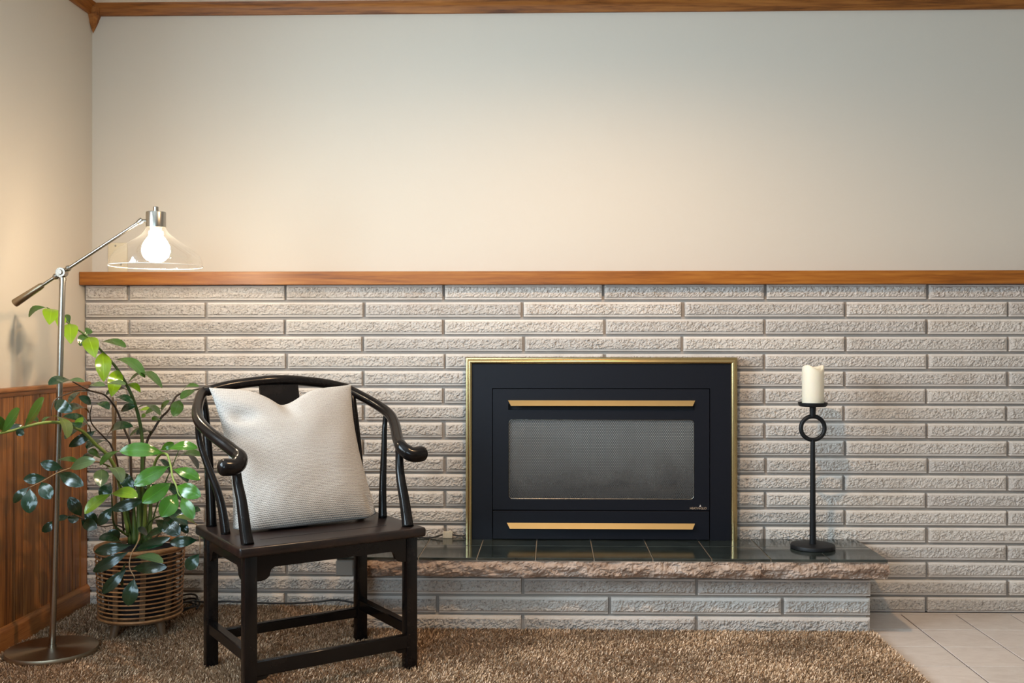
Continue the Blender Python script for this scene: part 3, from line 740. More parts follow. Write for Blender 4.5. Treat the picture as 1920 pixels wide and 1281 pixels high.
tube(bm, [top - Vector((0, 0, .004)), top + Vector((0, 0, .006))], .0115, 20)
bmesh.ops.create_cone(bm, cap_ends=True, segments=28, radius1=.0155, radius2=.0155, depth=.026, matrix=Matrix.Translation(jnt) @ Matrix.Rotation(PI / 2, 4, 'X'))
bmesh.ops.create_cone(bm, cap_ends=True, segments=28, radius1=.0095, radius2=.0080, depth=.008, matrix=Matrix.Translation(jnt + Vector((0, -.016, 0))) @ Matrix.Rotation(PI / 2, 4, 'X'))
for s in (.024, -.024): tube(bm, [jnt + d * (s - .007), jnt + d * s, jnt + d * (s + .007)], lambda t: .0075 + .003 * math.sin(t * PI), 16)
lmp('pivot_joint', bm, M['nickel'], angle=40)
bm = bmesh.new(); tube(bm, [jnt - d * .085, jnt, aend - d * .004], .0056, 14); lmp('arm', bm, M['nickel'], angle=40)
bm = bmesh.new(); c0 = jnt - d * .080; c1 = jnt - d * .183
tube(bm, [c0 + d * .006, c0, c0 - d * .001, c0.lerp(c1, .5), c1 + d * .003, c1], lambda t: [.0085, .0098, .0102, .0118, .0136, .0124][int(round(t * 5))], 20); lmp('counterweight', bm, M['bronze'], angle=50)
bm = bmesh.new(); hx, hy = -1.285, -.613
tube(bm, [aend - d * .012, aend - d * .004, aend + d * .006], lambda t: .0095 if t > .2 else .007, 16); tube(bm, [aend, (hx - .029, hy, 1.417)], .0055, 12); lmp('swivel', bm, M['nickel'], angle=50)
bm = bmesh.new(); lathe(bm, [(.0285, 1.3960), (.0312, 1.3965), (.0312, 1.4440), (.0300, 1.4465), (.0095, 1.4470)], 48, (hx, hy, 0)); lathe(bm, [(.0083, 1.4465), (.0083, 1.462), (.0072, 1.4635)], 24, (hx, hy, 0))
lmp('socket_cap', bm, M['nickel'], angle=35)
prof = [(499, 84), (496.5, 84.2), (491, 83), (483, 80.3), (475, 74.5), (466, 64), (458, 53), (450, 40.5), (442, 29), (434, 21.3), (427, 17.4)]
pr = [Vector((h * .001730, 0, 1.2705 + (499 - y) * .001730)) for y, h in prof]; pr = catmull(pr, 4)
bm = bmesh.new(); lathe(bm, [(p.x, p.z) for p in pr], 72, (hx, hy, 0), cap=False)
r_ = pr[0].x; shade = lmp('glass_shade', bm, M['shade'], smooth=True)
bm = bmesh.new(); tube(bm, [(hx + r_ * math.cos(2 * PI * i / 72), hy + r_ * math.sin(2 * PI * i / 72), pr[0].z) for i in range(72)], .0011, 6, closed=True)
lmp('shade_rim', bm, M['glass_rim'], shade, smooth=True)
bm = bmesh.new(); lathe(bm, [(.0005, 1.2815), (.014, 1.2835), (.028, 1.2900), (.0390, 1.3015), (.0445, 1.3180), (.0430, 1.3350), (.0350, 1.3520), (.0245, 1.3660), (.0185, 1.3750), (.0170, 1.3850)], 36, (hx, hy, 0))
lmp('bulb', bm, M['bulb'], smooth=True)
bm = bmesh.new(); lathe(bm, [(.0150, 1.3830), (.0185, 1.3835), (.0185, 1.3985)], 28, (hx, hy, 0)); lmp('socket', bm, M['ivory_plastic'], angle=35)

# ------------------------------------------------------------------ horseshoe-back armchair
HC = empty('horseshoe_armchair', (-.7534, -.7344, .012), .6154, label='black lacquered wooden horseshoe-back armchair on the carpet before the hearth', cat='chair')
HC.scale = (1, 1, 1)
def chp(name, bm, m, **k):
    # local chair frame: x to the sitter's left-right, y forward is -Y of the empty
    for v in bm.verts: v.co = Vector((v.co.x, -v.co.y, v.co.z - .012))
    bmesh.ops.reverse_faces(bm, faces=bm.faces[:])
    return obj(name, bm, m, HC, **k)
A_, B_, H_, ST = .2528, .182, .0185, .4515
for sx, sy in ((-1, -1), (1, -1), (1, 1), (-1, 1)):
    chp('leg', bx(sx * A_ - H_, sx * A_ + H_, sy * B_ - H_, sy * B_ + H_, .012, .428, .004, 2), M['ebony'], angle=40)
# seat: framed panel with a rounded edge
SA, SB = A_ + .039, B_ + .037
bm = bx(-SA, SA, -SB, SB, ST - .029, ST, .007, 3)
seat = chp('seat', bm, M['ebony_seat'], angle=50)
# carved aprons with rounded shoulders
def apron(along, half, at, thick, zb=.384):
    h = half - H_
    P = [(-h, .424), (-h, .348), (-h + .012, .3478), (-h + .027, .3515), (-h + .036, .359), (-h + .038, .368), (-h + .042, .378), (-h + .052, zb + .0005), (-h + .060, zb)]
    P = P + [(-x, z) for x, z in P[::-1]]
    bm = bmesh.new()
    if along == 'x': prism(bm, P, 'y', at - thick / 2, at + thick / 2)
    else: prism(bm, P, 'x', at - thick / 2, at + thick / 2)
    bmesh.ops.triangulate(bm, faces=[f for f in bm.faces if len(f.verts) > 4]); return bm
chp('apron', apron('x', A_, B_ + .006, .014), M['ebony']); chp('apron', apron('x', A_, -B_ - .006, .014), M['ebony'])
chp('apron', apron('y', B_, A_ + .006, .014), M['ebony']); chp('apron', apron('y', B_, -A_ - .006, .014), M['ebony'])
bm = bx(-A_, A_, B_ - .002, B_ + .0165, .0795, .1235, .003); prism(bm, [(-A_ + H_, .0795), (-A_ + .055, .0795), (-A_ + .045, .0695), (-A_ + H_, .067)], 'y', B_ + .000, B_ + .012); prism(bm, [(A_ - H_, .0795), (A_ - .055, .0795), (A_ - .045, .0695), (A_ - H_, .067)], 'y', B_ + .000, B_ + .012)
chp('stretcher', bm, M['ebony'], angle=40)
chp('stretcher', bx(-A_, A_, -B_ - .012, -B_ + .012, .093, .1245, .003), M['ebony'], angle=40)
chp('stretcher', bx(-A_ - .014, -A_ + .014, -B_, B_, .1195, .1545, .003), M['ebony'], angle=40)
chp('stretcher', bx(A_ - .014, A_ + .014, -B_, B_, .1195, .1545, .003), M['ebony'], angle=40)
# horseshoe arm rail
half = [(0, -.2784, .8983), (.2012, -.2883, .8735), (.2588, -.2663, .8543), (.3140, -.0914, .7850), (.2690, .0687, .7141), (.2575, .1130, .6960), (.2660, .1340, .6800), (.2860, .1460, .6700), (.3320, .1450, .6730)]
half[1] = (.135, -.2868, .8868); half.insert(2, (.215, -.281, .8715))
rail = [(-x, y, z) for x, y, z in half[:0:-1]] + half
def rail_r(t):
    u = abs(t - .5) * 2
    r = .0165 + .0022 * max(0, 1 - abs(u - .62) / .25)
    if u > .62: r += .0062 * min(1, (u - .62) / .18) + .0024 * max(0, min(1, (u - .84) / .08))
    if u > .952: r *= math.sqrt(max(.012, 1 - ((u - .952) / .0483) ** 2))
    return r
bm = bmesh.new(); tube(bm, catmull(rail, 12), rail_r, 20); chp('arm_rail', bm, M['ebony'], smooth=True)
for s in (-1, 1):
    bm = bmesh.new(); tube(bm, catmull([(s * .2530, .170, ST - .002), (s * .2545, .160, .475), (s * .2555, .140, .53), (s * .2560, .121, .575), (s * .2590, .103, .615), (s * .2610, .095, .655), (s * .2610, .092, .692)], 6), lambda t: .0185 - .0068 * t, 16); chp('front_post', bm, M['ebony'], smooth=True)
    bm = bmesh.new(); tube(bm, catmull([(s * .2535, -.172, ST - .002), (s * .2535, -.178, .50), (s * .2533, -.205, .66), (s * .2540, -.242, .80), (s * .2560, -.262, .850)], 6), lambda t: .0165 - .005 * t, 16); chp('back_post', bm, M['ebony'], smooth=True)
    bm = bmesh.new(); tube(bm, catmull([(s * .2570, -.018, ST - .002), (s * .2605, -.026, .495), (s * .2660, -.036, .54), (s * .2745, -.051, .5842), (s * .2870, -.073, .632), (s * .2980, -.092, .675), (s * .3090, -.112, .730), (s * .3140, -.112, .785)], 6), lambda t: .0142 - .0062 * t, 14); chp('side_post', bm, M['ebony'], smooth=True)
# curved back splat
bm = bmesh.new(); sp = catmull([(0, -.186, ST), (0, -.190, .53), (0, -.205, .64), (0, -.245, .77), (0, -.2795, .888)], 6)
L_ = [[bm.verts.new((x, p.y + dy, p.z)) for x, dy in ((-.066, .006), (.066, .006), (.066, -.006), (-.066, -.006))] for p in sp]
for a, b in zip(L_, L_[1:]):
    for i in range(4): bm.faces.new((a[i], a[(i + 1) % 4], b[(i + 1) % 4], b[i]))
bm.faces.new(L_[0]); bm.faces.new(L_[-1]); bmesh.ops.recalc_face_normals(bm, faces=bm.faces[:])
for v in bm.verts: v.co = Vector((v.co.x, -v.co.y, v.co.z - .012))
bmesh.ops.recalc_face_normals(bm, faces=bm.faces[:]); obj('splat', bm, M['ebony'], HC, angle=40)
chp('seat_groove', bx(-A_ + .052, A_ - .052, B_ - .060, B_ - .0575, ST - .001, ST + .0006), M['black_gap'])

# ------------------------------------------------------------------ cushion leaning on the chair back
cu_loc = Vector((-.7534, -.7344, .0))
cu = bpy.data.meshes.new('cushion')
N = 46
TL, TR, BRc, BLc = Vector((-.256, -.205, .884)), Vector((.229, -.200, .882)), Vector((.246, -.036, .462)), Vector((-.236, -.026, .462))
nrm = (TR - TL).cross(BLc - TL).normalized()
if nrm.y < 0: nrm = -nrm
up_ = (TL + TR - BLc - BRc).normalized(); rt_ = (TR - TL).normalized()
verts, faces, uvs = [], [], []
def cush(u, v, side):
    # u,v in 0..1
    a, b = 2 * u - 1, 2 * v - 1
    p = (BLc * (1 - u) + BRc * u) * (1 - v) + (TL * (1 - u) + TR * u) * v
    ea, eb = 1 - a * a, 1 - b * b
    p = p - rt_ * (a * .026 * eb) - up_ * (b * (.016 if b > 0 else -.004) * ea)                      # edges bow inwards
    chop = math.exp(-((a + .04) / .30) ** 2) * max(0, b) ** 2.2
    p = p - up_ * (.050 * chop)
    eb2 = eb if b > 0 else 1 - (-b) ** 7
    t = (max(0, ea) ** .42) * (max(0, eb2) ** .42)
    th = .074 * t * (1 - .30 * max(0, b)) * (1 + .16 * max(0, -b))
    crease = .020 * math.exp(-((a + .04 + .10 * (b - .5)) / .10) ** 2) * max(0, min(1, (b - .45) / .4))
    wr = .005 * noise.noise(Vector((a * 2.3, b * 2.6, 3 + side))) * t + .004 * math.sin((a * 3 + b * 9) * 1.7) * math.exp(-((a + .85) / .25) ** 2 - ((b - .55) / .35) ** 2)
    dimple = .020 * math.exp(-((a + .74) / .16) ** 2 - ((b - .50) / .10) ** 2)
    fold = .016 * math.exp(-((a - .86 + .25 * (b + .75)) / .05) ** 2) * math.exp(-((b + .80) / .14) ** 2)
    if side > 0: th = th * 1.25 - crease - dimple - fold + wr
    else: th = th * .62 + wr * .5
    q = p + nrm * (th * side)
    if side > 0: q.z -= .040 * max(0, -b) ** 3 * min(1, th / .05)
    if q.z < .4555: q.z = .4555 + (q.z - .4555) * .05
    return q
idx = {}
for side in (1, -1):
    for j in range(N + 1):
        for i in range(N + 1):
            u = .5 - .5 * math.cos(PI * i / N); u = .35 * u + .65 * i / N; v = .5 - .5 * math.cos(PI * j / N); v = .35 * v + .65 * j / N
            edge = i in (0, N) or j in (0, N)
            if side < 0 and edge: idx[(side, i, j)] = idx[(1, i, j)]; continue
            idx[(side, i, j)] = len(verts); verts.append(tuple(cush(u, v, side))); uvs.append((u, v))
for side in (1, -1):
    for j in range(N):
        for i in range(N):
            f = [idx[(side, i, j)], idx[(side, i + 1, j)], idx[(side, i + 1, j + 1)], idx[(side, i, j + 1)]]
            faces.append(f if side > 0 else f[::-1])
verts = [(x, -y, z) for x, y, z in verts]; faces = [f[::-1] for f in faces]
cu.from_pydata(verts, [], faces); uvl = cu.uv_layers.new(name='UVMap')
for lp_ in cu.loops: uvl.data[lp_.index].uv = uvs[lp_.vertex_index]
cu.materials.append(M['cushion']); cu.shade_smooth()
cuo = bpy.data.objects.new('cushion', cu); C.objects.link(cuo); cuo.location = cu_loc; cuo.rotation_euler = (0, 0, .6154)
md = cuo.modifiers.new('smooth', 'SUBSURF'); md.levels = 1; md.render_levels = 1
tag(cuo, 'square cream woven cushion with a dented top edge, propped in the black armchair', 'cushion')

# ------------------------------------------------------------------ rattan basket
BX, BY = -1.437, -.366
ba = empty('rattan_basket', (BX, BY, .012), label='round open-slatted rattan basket on wooden legs holding the plant', cat='basket')
def bp(name, bm, m, **k):
    bmesh.ops.translate(bm, verts=bm.verts[:], vec=(0, 0, -.012)); return obj(name, bm, m, ba, **k)
def brad(z): return .1365 + (z - .08) / .235 * .0100
def hoop(z, r, tr): 
    bm = bmesh.new(); tube(bm, [(r * math.cos(2 * PI * i / 64), r * math.sin(2 * PI * i / 64), z) for i in range(64)], tr, 8, closed=True); return bm
for i in range(16):
    z = .0795 + i * .0148; bp('cane_hoop', hoop(z, brad(z), .0030 + (.0016 if i == 0 else 0)), M['rattan'], smooth=True)
bm = hoop(.3125, brad(.3125) - .002, .0085); bp('rim', bm, M['rattan'], smooth=True)
for i in range(9):
    a = 2 * PI * (i + .35) / 9; r0, r1 = brad(.075) - .0095, brad(.31) - .0095; tw = .05
    bm = bmesh.new(); v = []
    for (z, r, aa) in ((.070, r0, a), (.312, r1, a + tw)):
        cdir = Vector((math.cos(aa), math.sin(aa), 0)); tdir = Vector((-math.sin(aa), math.cos(aa), 0))
        v.append([bm.verts.new(cdir * (r + dr) + tdir * dt + Vector((0, 0, z))) for dr, dt in ((-.003, -.009), (.003, -.009), (.003, .009), (-.003, .009))])
    for k in range(4): bm.faces.new((v[0][k], v[0][(k + 1) % 4], v[1][(k + 1) % 4], v[1][k]))
    bm.faces.new(v[0][::-1]); bm.faces.new(v[1]); bp('upright', bm, M['basket_wood'])
bm = bmesh.new(); lathe(bm, [(.128, .068), (.130, .071), (.130, .078), (.128, .080)], 48); bp('bottom_board', bm, M['basket_wood'], angle=40)
for a in (237, 333, 60, 150):
    ca_, sa_ = math.cos(math.radians(a)), math.sin(math.radians(a)); bm = bmesh.new()
    tube(bm, [(ca_ * .092, sa_ * .092, .069), (ca_ * .108, sa_ * .108, .013)], lambda t: .0165 - .004 * t, 10); bp('leg', bm, M['basket_wood'], angle=50)

# ------------------------------------------------------------------ potted plant
pp = empty('potted_plant', (BX, BY, .080), label='arching green houseplant with glossy oval leaves in the rattan basket', cat='plant')
O = Vector((BX, BY, .080))
bm = bmesh.new(); lathe(bm, [(.098, .001), (.100, .004), (.118, .205), (.122, .208), (.122, .222), (.117, .222), (.113, .205)], 48); obj('pot', bm, M['pot'], pp, angle=40)
bm = bmesh.new(); lathe(bm, [(.1125, .196), (.1125, .200), (.06, .206), (.01, .208)], 40); obj('soil', bm, M['soil'], pp, smooth=True)
STEMS=[
(0.0075,0.002,'green',[(-1.440,-0.357,0.337),(-1.432,-0.366,0.543),(-1.427,-0.376,0.671),(-1.432,-0.386,0.748),(-1.449,-0.407,0.836),(-1.485,-0.428,0.921),(-1.515,-0.438,0.965),(-1.547,-0.449,1.004),(-1.581,-0.460,1.044),(-1.636,-0.471,1.085),(-1.673,-0.482,1.121),(-1.704,-0.493,1.141)],
 [((-1.704,-0.493,1.141),(-1.755,-0.514,1.108),(-0.029,-0.819,0.573),0.028,0.5,'mid'),((-1.693,-0.483,1.137),(-1.661,-0.562,1.082),(0.349,-0.440,0.827),0.053,0.2,'fresh_lit'),((-1.671,-0.482,1.119),(-1.636,-0.541,1.066),(0.505,-0.393,0.768),0.038,0.2,'fresh_lit'),((-1.641,-0.461,1.089),(-1.660,-0.452,1.118),(0.205,-0.883,0.422),0.024,0.2,'mid'),((-1.636,-0.471,1.087),(-1.595,-0.550,1.018),(0.237,-0.564,0.791),0.050,0.2,'fresh_lit'),((-1.596,-0.450,1.053),(-1.592,-0.490,1.011),(0.502,-0.599,0.623),0.031,0.2,'mid'),((-1.593,-0.450,1.049),(-1.590,-0.420,1.070),(0.686,-0.449,0.572),0.027,0.1,'mid'),((-1.577,-0.460,1.042),(-1.522,-0.529,0.972),(0.071,-0.682,0.728),0.052,0.2,'fresh_lit'),((-1.533,-0.449,0.991),(-1.503,-0.508,0.891),(0.329,-0.765,0.553),0.052,0.2,'fresh_lit'),((-1.490,-0.428,0.932),(-1.486,-0.488,0.840),(0.437,-0.744,0.505),0.049,0.2,'fresh_lit'),((-1.552,-0.439,1.022),(-1.446,-0.467,1.006),(0.061,-0.326,0.943),0.049,0.15,'mid'),((-1.503,-0.438,0.964),(-1.381,-0.465,0.903),(0.333,-0.414,0.847),0.050,0.3,'mid'),((-1.462,-0.417,0.882),(-1.323,-0.464,0.868),(0.065,-0.112,0.992),0.050,0.5,'mid'),((-1.462,-0.417,0.881),(-1.405,-0.446,0.853),(0.202,-0.450,0.870),0.030,0.2,'fresh_lit'),((-1.457,-0.407,0.854),(-1.515,-0.468,0.845),(0.218,-0.351,0.911),0.037,0.35,'dark'),((-1.443,-0.387,0.794),(-1.346,-0.424,0.773),(0.196,-0.045,0.979),0.047,0.3,'mid')]),
(0.005,0.0018,'brown',[(-1.463,-0.387,0.361),(-1.453,-0.407,0.540),(-1.453,-0.417,0.673),(-1.465,-0.427,0.718),(-1.482,-0.448,0.784),(-1.493,-0.468,0.819),(-1.504,-0.508,0.849),(-1.525,-0.569,0.866),(-1.535,-0.619,0.885),(-1.541,-0.649,0.897)],
 [((-1.541,-0.649,0.899),(-1.568,-0.750,0.890),(0.348,-0.173,0.921),0.046,0.15,'dark'),((-1.562,-0.640,0.900),(-1.511,-0.628,0.896),(0.182,-0.536,0.825),0.023,0.1,'pale'),((-1.525,-0.569,0.880),(-1.463,-0.587,0.881),(-0.162,-0.498,0.852),0.028,0.1,'pale'),((-1.499,-0.508,0.881),(-1.421,-0.526,0.882),(-0.092,-0.355,0.930),0.035,0.1,'pale'),((-1.491,-0.468,0.832),(-1.412,-0.486,0.815),(0.106,-0.391,0.914),0.036,0.3,'dark'),((-1.473,-0.447,0.787),(-1.413,-0.466,0.807),(-0.391,-0.832,0.393),0.029,0.2,'dark'),((-1.525,-0.569,0.860),(-1.552,-0.649,0.827),(-0.270,-0.295,0.917),0.040,0.25,'dark')]),
(0.003,0.0013,'brown',[(-1.511,-0.508,0.852),(-1.544,-0.569,0.867),(-1.545,-0.669,0.860),(-1.552,-0.739,0.845),(-1.549,-0.769,0.819),(-1.549,-0.769,0.796)],
 [((-1.557,-0.739,0.840),(-1.489,-0.759,0.808),(-0.116,-0.939,0.323),0.040,0.25,'dark'),((-1.549,-0.769,0.796),(-1.473,-0.827,0.732),(0.643,-0.007,0.766),0.050,0.3,'olive'),((-1.549,-0.769,0.793),(-1.570,-0.790,0.774),(-0.117,-0.589,0.800),0.015,0.3,'mid')]),
(0.0065,0.0035,'lime',[(-1.464,-0.407,0.365),(-1.471,-0.467,0.557),(-1.485,-0.508,0.638),(-1.502,-0.568,0.686),(-1.512,-0.638,0.735),(-1.521,-0.709,0.760),(-1.532,-0.769,0.776),(-1.551,-0.829,0.778),(-1.574,-0.870,0.771),(-1.593,-0.910,0.763),(-1.616,-0.941,0.757),(-1.626,-0.961,0.754)],
 [((-1.614,-0.941,0.757),(-1.531,-0.989,0.832),(-0.600,-0.785,0.158),0.050,-0.1,'mid'),((-1.578,-0.880,0.770),(-1.486,-0.938,0.861),(-0.621,-0.771,0.141),0.050,-0.1,'mid'),((-1.592,-0.860,0.775),(-1.616,-0.891,0.766),(0.576,-0.606,0.548),0.018,0.1,'dark'),((-1.573,-0.890,0.766),(-1.584,-0.905,0.747),(0.590,-0.762,0.265),0.024,0.2,'dark'),((-1.582,-0.860,0.785),(-1.530,-0.889,0.787),(-0.149,-0.191,0.970),0.026,0.3,'mid'),((-1.516,-0.688,0.756),(-1.483,-0.700,0.786),(0.018,-0.928,-0.371),0.022,0.1,'lime'),((-1.534,-0.669,0.763),(-1.483,-0.728,0.754),(0.055,-0.098,0.994),0.034,0.2,'dark'),((-1.511,-0.588,0.713),(-1.553,-0.689,0.787),(0.743,0.163,0.649),0.050,0.35,'dark'),((-1.605,-0.931,0.759),(-1.611,-0.971,0.810),(0.937,-0.321,-0.140),0.029,0,'mid')]),
(0.0035,0.0016,'brown',[(-1.479,-0.407,0.365),(-1.480,-0.448,0.591),(-1.493,-0.468,0.667),(-1.506,-0.488,0.698),(-1.531,-0.529,0.748),(-1.531,-0.549,0.783),(-1.520,-0.559,0.816)],
 [((-1.522,-0.559,0.818),(-1.541,-0.609,0.847),(0.944,-0.327,0.042),0.027,0.2,'dark'),((-1.517,-0.558,0.818),(-1.442,-0.607,0.805),(0.038,-0.197,0.980),0.040,0.2,'dark'),((-1.531,-0.529,0.750),(-1.570,-0.640,0.711),(-0.040,-0.320,0.946),0.050,0.2,'dark'),((-1.521,-0.519,0.730),(-1.598,-0.556,0.678),(0.365,-0.922,0.130),0.032,0.15,'dark'),((-1.501,-0.478,0.685),(-1.523,-0.589,0.675),(0.105,-0.110,0.988),0.050,0.2,'dark'),((-1.531,-0.549,0.785),(-1.572,-0.650,0.797),(0.352,-0.032,0.935),0.048,0.35,'dark'),((-1.502,-0.488,0.693),(-1.396,-0.526,0.743),(-0.506,-0.480,0.717),0.050,0.35,'dark')]),
(0.003,0.0013,'tan',[(-1.446,-0.427,0.442),(-1.475,-0.487,0.578),(-1.476,-0.587,0.629),(-1.482,-0.688,0.641),(-1.491,-0.768,0.634),(-1.506,-0.818,0.626),(-1.530,-0.859,0.607),(-1.554,-0.889,0.592)],
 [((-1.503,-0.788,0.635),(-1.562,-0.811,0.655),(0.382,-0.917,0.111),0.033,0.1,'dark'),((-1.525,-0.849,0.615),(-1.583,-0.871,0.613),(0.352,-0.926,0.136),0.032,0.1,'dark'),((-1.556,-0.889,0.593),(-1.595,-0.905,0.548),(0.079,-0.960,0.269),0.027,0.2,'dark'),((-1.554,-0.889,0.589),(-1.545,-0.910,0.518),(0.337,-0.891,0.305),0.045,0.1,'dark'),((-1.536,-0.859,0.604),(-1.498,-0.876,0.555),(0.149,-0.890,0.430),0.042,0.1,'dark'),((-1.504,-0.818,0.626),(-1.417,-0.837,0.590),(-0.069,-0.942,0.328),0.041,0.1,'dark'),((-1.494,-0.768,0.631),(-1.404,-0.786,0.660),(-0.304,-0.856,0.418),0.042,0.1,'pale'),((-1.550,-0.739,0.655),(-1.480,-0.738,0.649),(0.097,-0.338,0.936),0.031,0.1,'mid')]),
(0.003,0.0013,'brown',[(-1.463,-0.387,0.361),(-1.501,-0.408,0.392),(-1.543,-0.439,0.394),(-1.602,-0.470,0.427),(-1.637,-0.491,0.437),(-1.663,-0.512,0.423)],
 [((-1.596,-0.470,0.432),(-1.629,-0.489,0.502),(0.433,-0.901,-0.038),0.042,0.15,'dark'),((-1.620,-0.471,0.439),(-1.616,-0.495,0.413),(0.316,-0.678,0.663),0.035,0.2,'dark'),((-1.628,-0.491,0.437),(-1.655,-0.532,0.430),(0.584,-0.503,0.637),0.022,0.1,'dark'),((-1.659,-0.502,0.425),(-1.706,-0.521,0.390),(0.291,-0.947,0.133),0.030,0.15,'dark'),((-1.598,-0.470,0.419),(-1.536,-0.487,0.396),(-0.103,-0.923,0.370),0.040,0.1,'dark'),((-1.556,-0.429,0.396),(-1.594,-0.448,0.445),(0.455,-0.891,0.004),0.037,0.1,'dark')]),
(0.0055,0.002,'lime',[(-1.421,-0.386,0.342),(-1.375,-0.465,0.503),(-1.309,-0.563,0.623),(-1.265,-0.622,0.662),(-1.232,-0.662,0.666),(-1.218,-0.681,0.658),(-1.203,-0.701,0.633),(-1.185,-0.731,0.599),(-1.168,-0.750,0.580),(-1.157,-0.760,0.556),(-1.144,-0.770,0.546)],
 [((-1.237,-0.662,0.669),(-1.361,-0.713,0.681),(0.370,-0.786,0.495),0.050,0.15,'bright'),((-1.207,-0.701,0.633),(-1.294,-0.763,0.580),(0.346,-0.844,0.410),0.050,0.12,'bright'),((-1.185,-0.741,0.587),(-1.253,-0.802,0.533),(0.525,-0.810,0.260),0.051,0.1,'bright'),((-1.161,-0.760,0.555),(-1.189,-0.815,0.492),(0.498,-0.755,0.427),0.056,0.12,'bright'),((-1.144,-0.770,0.546),(-1.093,-0.804,0.485),(0.078,-0.838,0.541),0.039,0.1,'bright'),((-1.166,-0.750,0.578),(-1.082,-0.772,0.549),(-0.125,-0.933,0.337),0.048,0.1,'bright'),((-1.193,-0.711,0.624),(-1.103,-0.721,0.593),(0.183,-0.668,0.721),0.042,0.1,'bright'),((-1.274,-0.603,0.673),(-1.235,-0.590,0.695),(0.287,-0.956,0.057),0.026,0.1,'bright'),((-1.236,-0.642,0.679),(-1.139,-0.639,0.683),(-0.013,-0.607,0.795),0.043,0.15,'bright')]),
(0.004,0.0018,'green',[(-1.464,-0.407,0.355),(-1.484,-0.468,0.403),(-1.461,-0.537,0.469),(-1.434,-0.606,0.531)],
 [((-1.434,-0.606,0.531),(-1.493,-0.668,0.475),(0.045,-0.695,0.718),0.045,0.15,'lime'),((-1.434,-0.606,0.531),(-1.329,-0.652,0.526),(-0.181,-0.505,0.844),0.050,0.15,'lime'),((-1.327,-0.584,0.510),(-1.431,-0.616,0.480),(0.256,-0.955,0.150),0.037,0.1,'dark'),((-1.455,-0.547,0.479),(-1.494,-0.566,0.421),(0.275,-0.954,0.123),0.035,0.1,'dark')]),
(0.004,0.0018,'green',[(-1.458,-0.387,0.352),(-1.453,-0.467,0.503),(-1.458,-0.547,0.603),(-1.472,-0.587,0.626)],
 [((-1.426,-0.556,0.666),(-1.466,-0.617,0.624),(-0.156,-0.489,0.858),0.037,0.15,'mid'),((-1.465,-0.607,0.612),(-1.434,-0.687,0.565),(0.262,-0.420,0.869),0.046,0.1,'pale'),((-1.462,-0.587,0.608),(-1.375,-0.665,0.574),(0.284,-0.104,0.953),0.050,0.3,'pale'),((-1.446,-0.527,0.592),(-1.382,-0.549,0.538),(0.015,-0.915,0.403),0.041,0.15,'dark'),((-1.479,-0.508,0.553),(-1.501,-0.532,0.504),(0.366,-0.888,0.279),0.043,0.1,'dark'),((-1.520,-0.529,0.654),(-1.522,-0.609,0.635),(0.131,-0.232,0.964),0.036,0.1,'dark'),((-1.502,-0.528,0.636),(-1.510,-0.608,0.666),(0.846,0.115,0.521),0.038,0.1,'mid')]),
(0.0055,0.0022,'brown',[(-1.437,-0.336,0.342),(-1.445,-0.327,0.538),(-1.440,-0.307,0.664),(-1.417,-0.296,0.716),(-1.396,-0.285,0.755),(-1.368,-0.285,0.784),(-1.343,-0.284,0.830),(-1.309,-0.293,0.845),(-1.268,-0.302,0.855),(-1.226,-0.311,0.863),(-1.171,-0.310,0.860),(-1.119,-0.309,0.852),(-1.052,-0.307,0.829)],
 [((-1.262,-0.312,0.856),(-1.289,-0.383,0.826),(0.137,-0.432,0.891),0.036,0.1,'mid'),((-1.321,-0.304,0.819),(-1.315,-0.384,0.765),(0.470,-0.477,0.743),0.043,0.1,'mid'),((-1.324,-0.284,0.841),(-1.254,-0.302,0.867),(-0.403,-0.357,0.843),0.034,0.3,'mid'),((-1.393,-0.285,0.757),(-1.351,-0.324,0.817),(-0.809,-0.549,0.209),0.036,0.2,'mid'),((-1.400,-0.286,0.765),(-1.458,-0.323,0.783),(0.414,-0.221,0.883),0.031,0.3,'lime'),((-1.383,-0.285,0.784),(-1.428,-0.346,0.771),(0.083,-0.263,0.961),0.034,0.2,'mid'),((-1.395,-0.285,0.750),(-1.405,-0.346,0.750),(0.532,-0.081,0.843),0.027,0.1,'mid'),((-1.421,-0.306,0.702),(-1.484,-0.348,0.694),(0.050,-0.253,0.966),0.033,0.4,'mid'),((-1.425,-0.306,0.691),(-1.443,-0.387,0.703),(0.350,0.072,0.934),0.037,0.4,'dark'),((-1.425,-0.356,0.774),(-1.429,-0.374,0.762),(0.658,-0.504,0.560),0.015,0.1,'lime')]),
(0.0035,0.0016,'tan',[(-1.415,-0.426,0.346),(-1.383,-0.505,0.384),(-1.353,-0.585,0.378),(-1.349,-0.614,0.365),(-1.353,-0.645,0.341),(-1.350,-0.664,0.305),(-1.325,-0.684,0.276)],
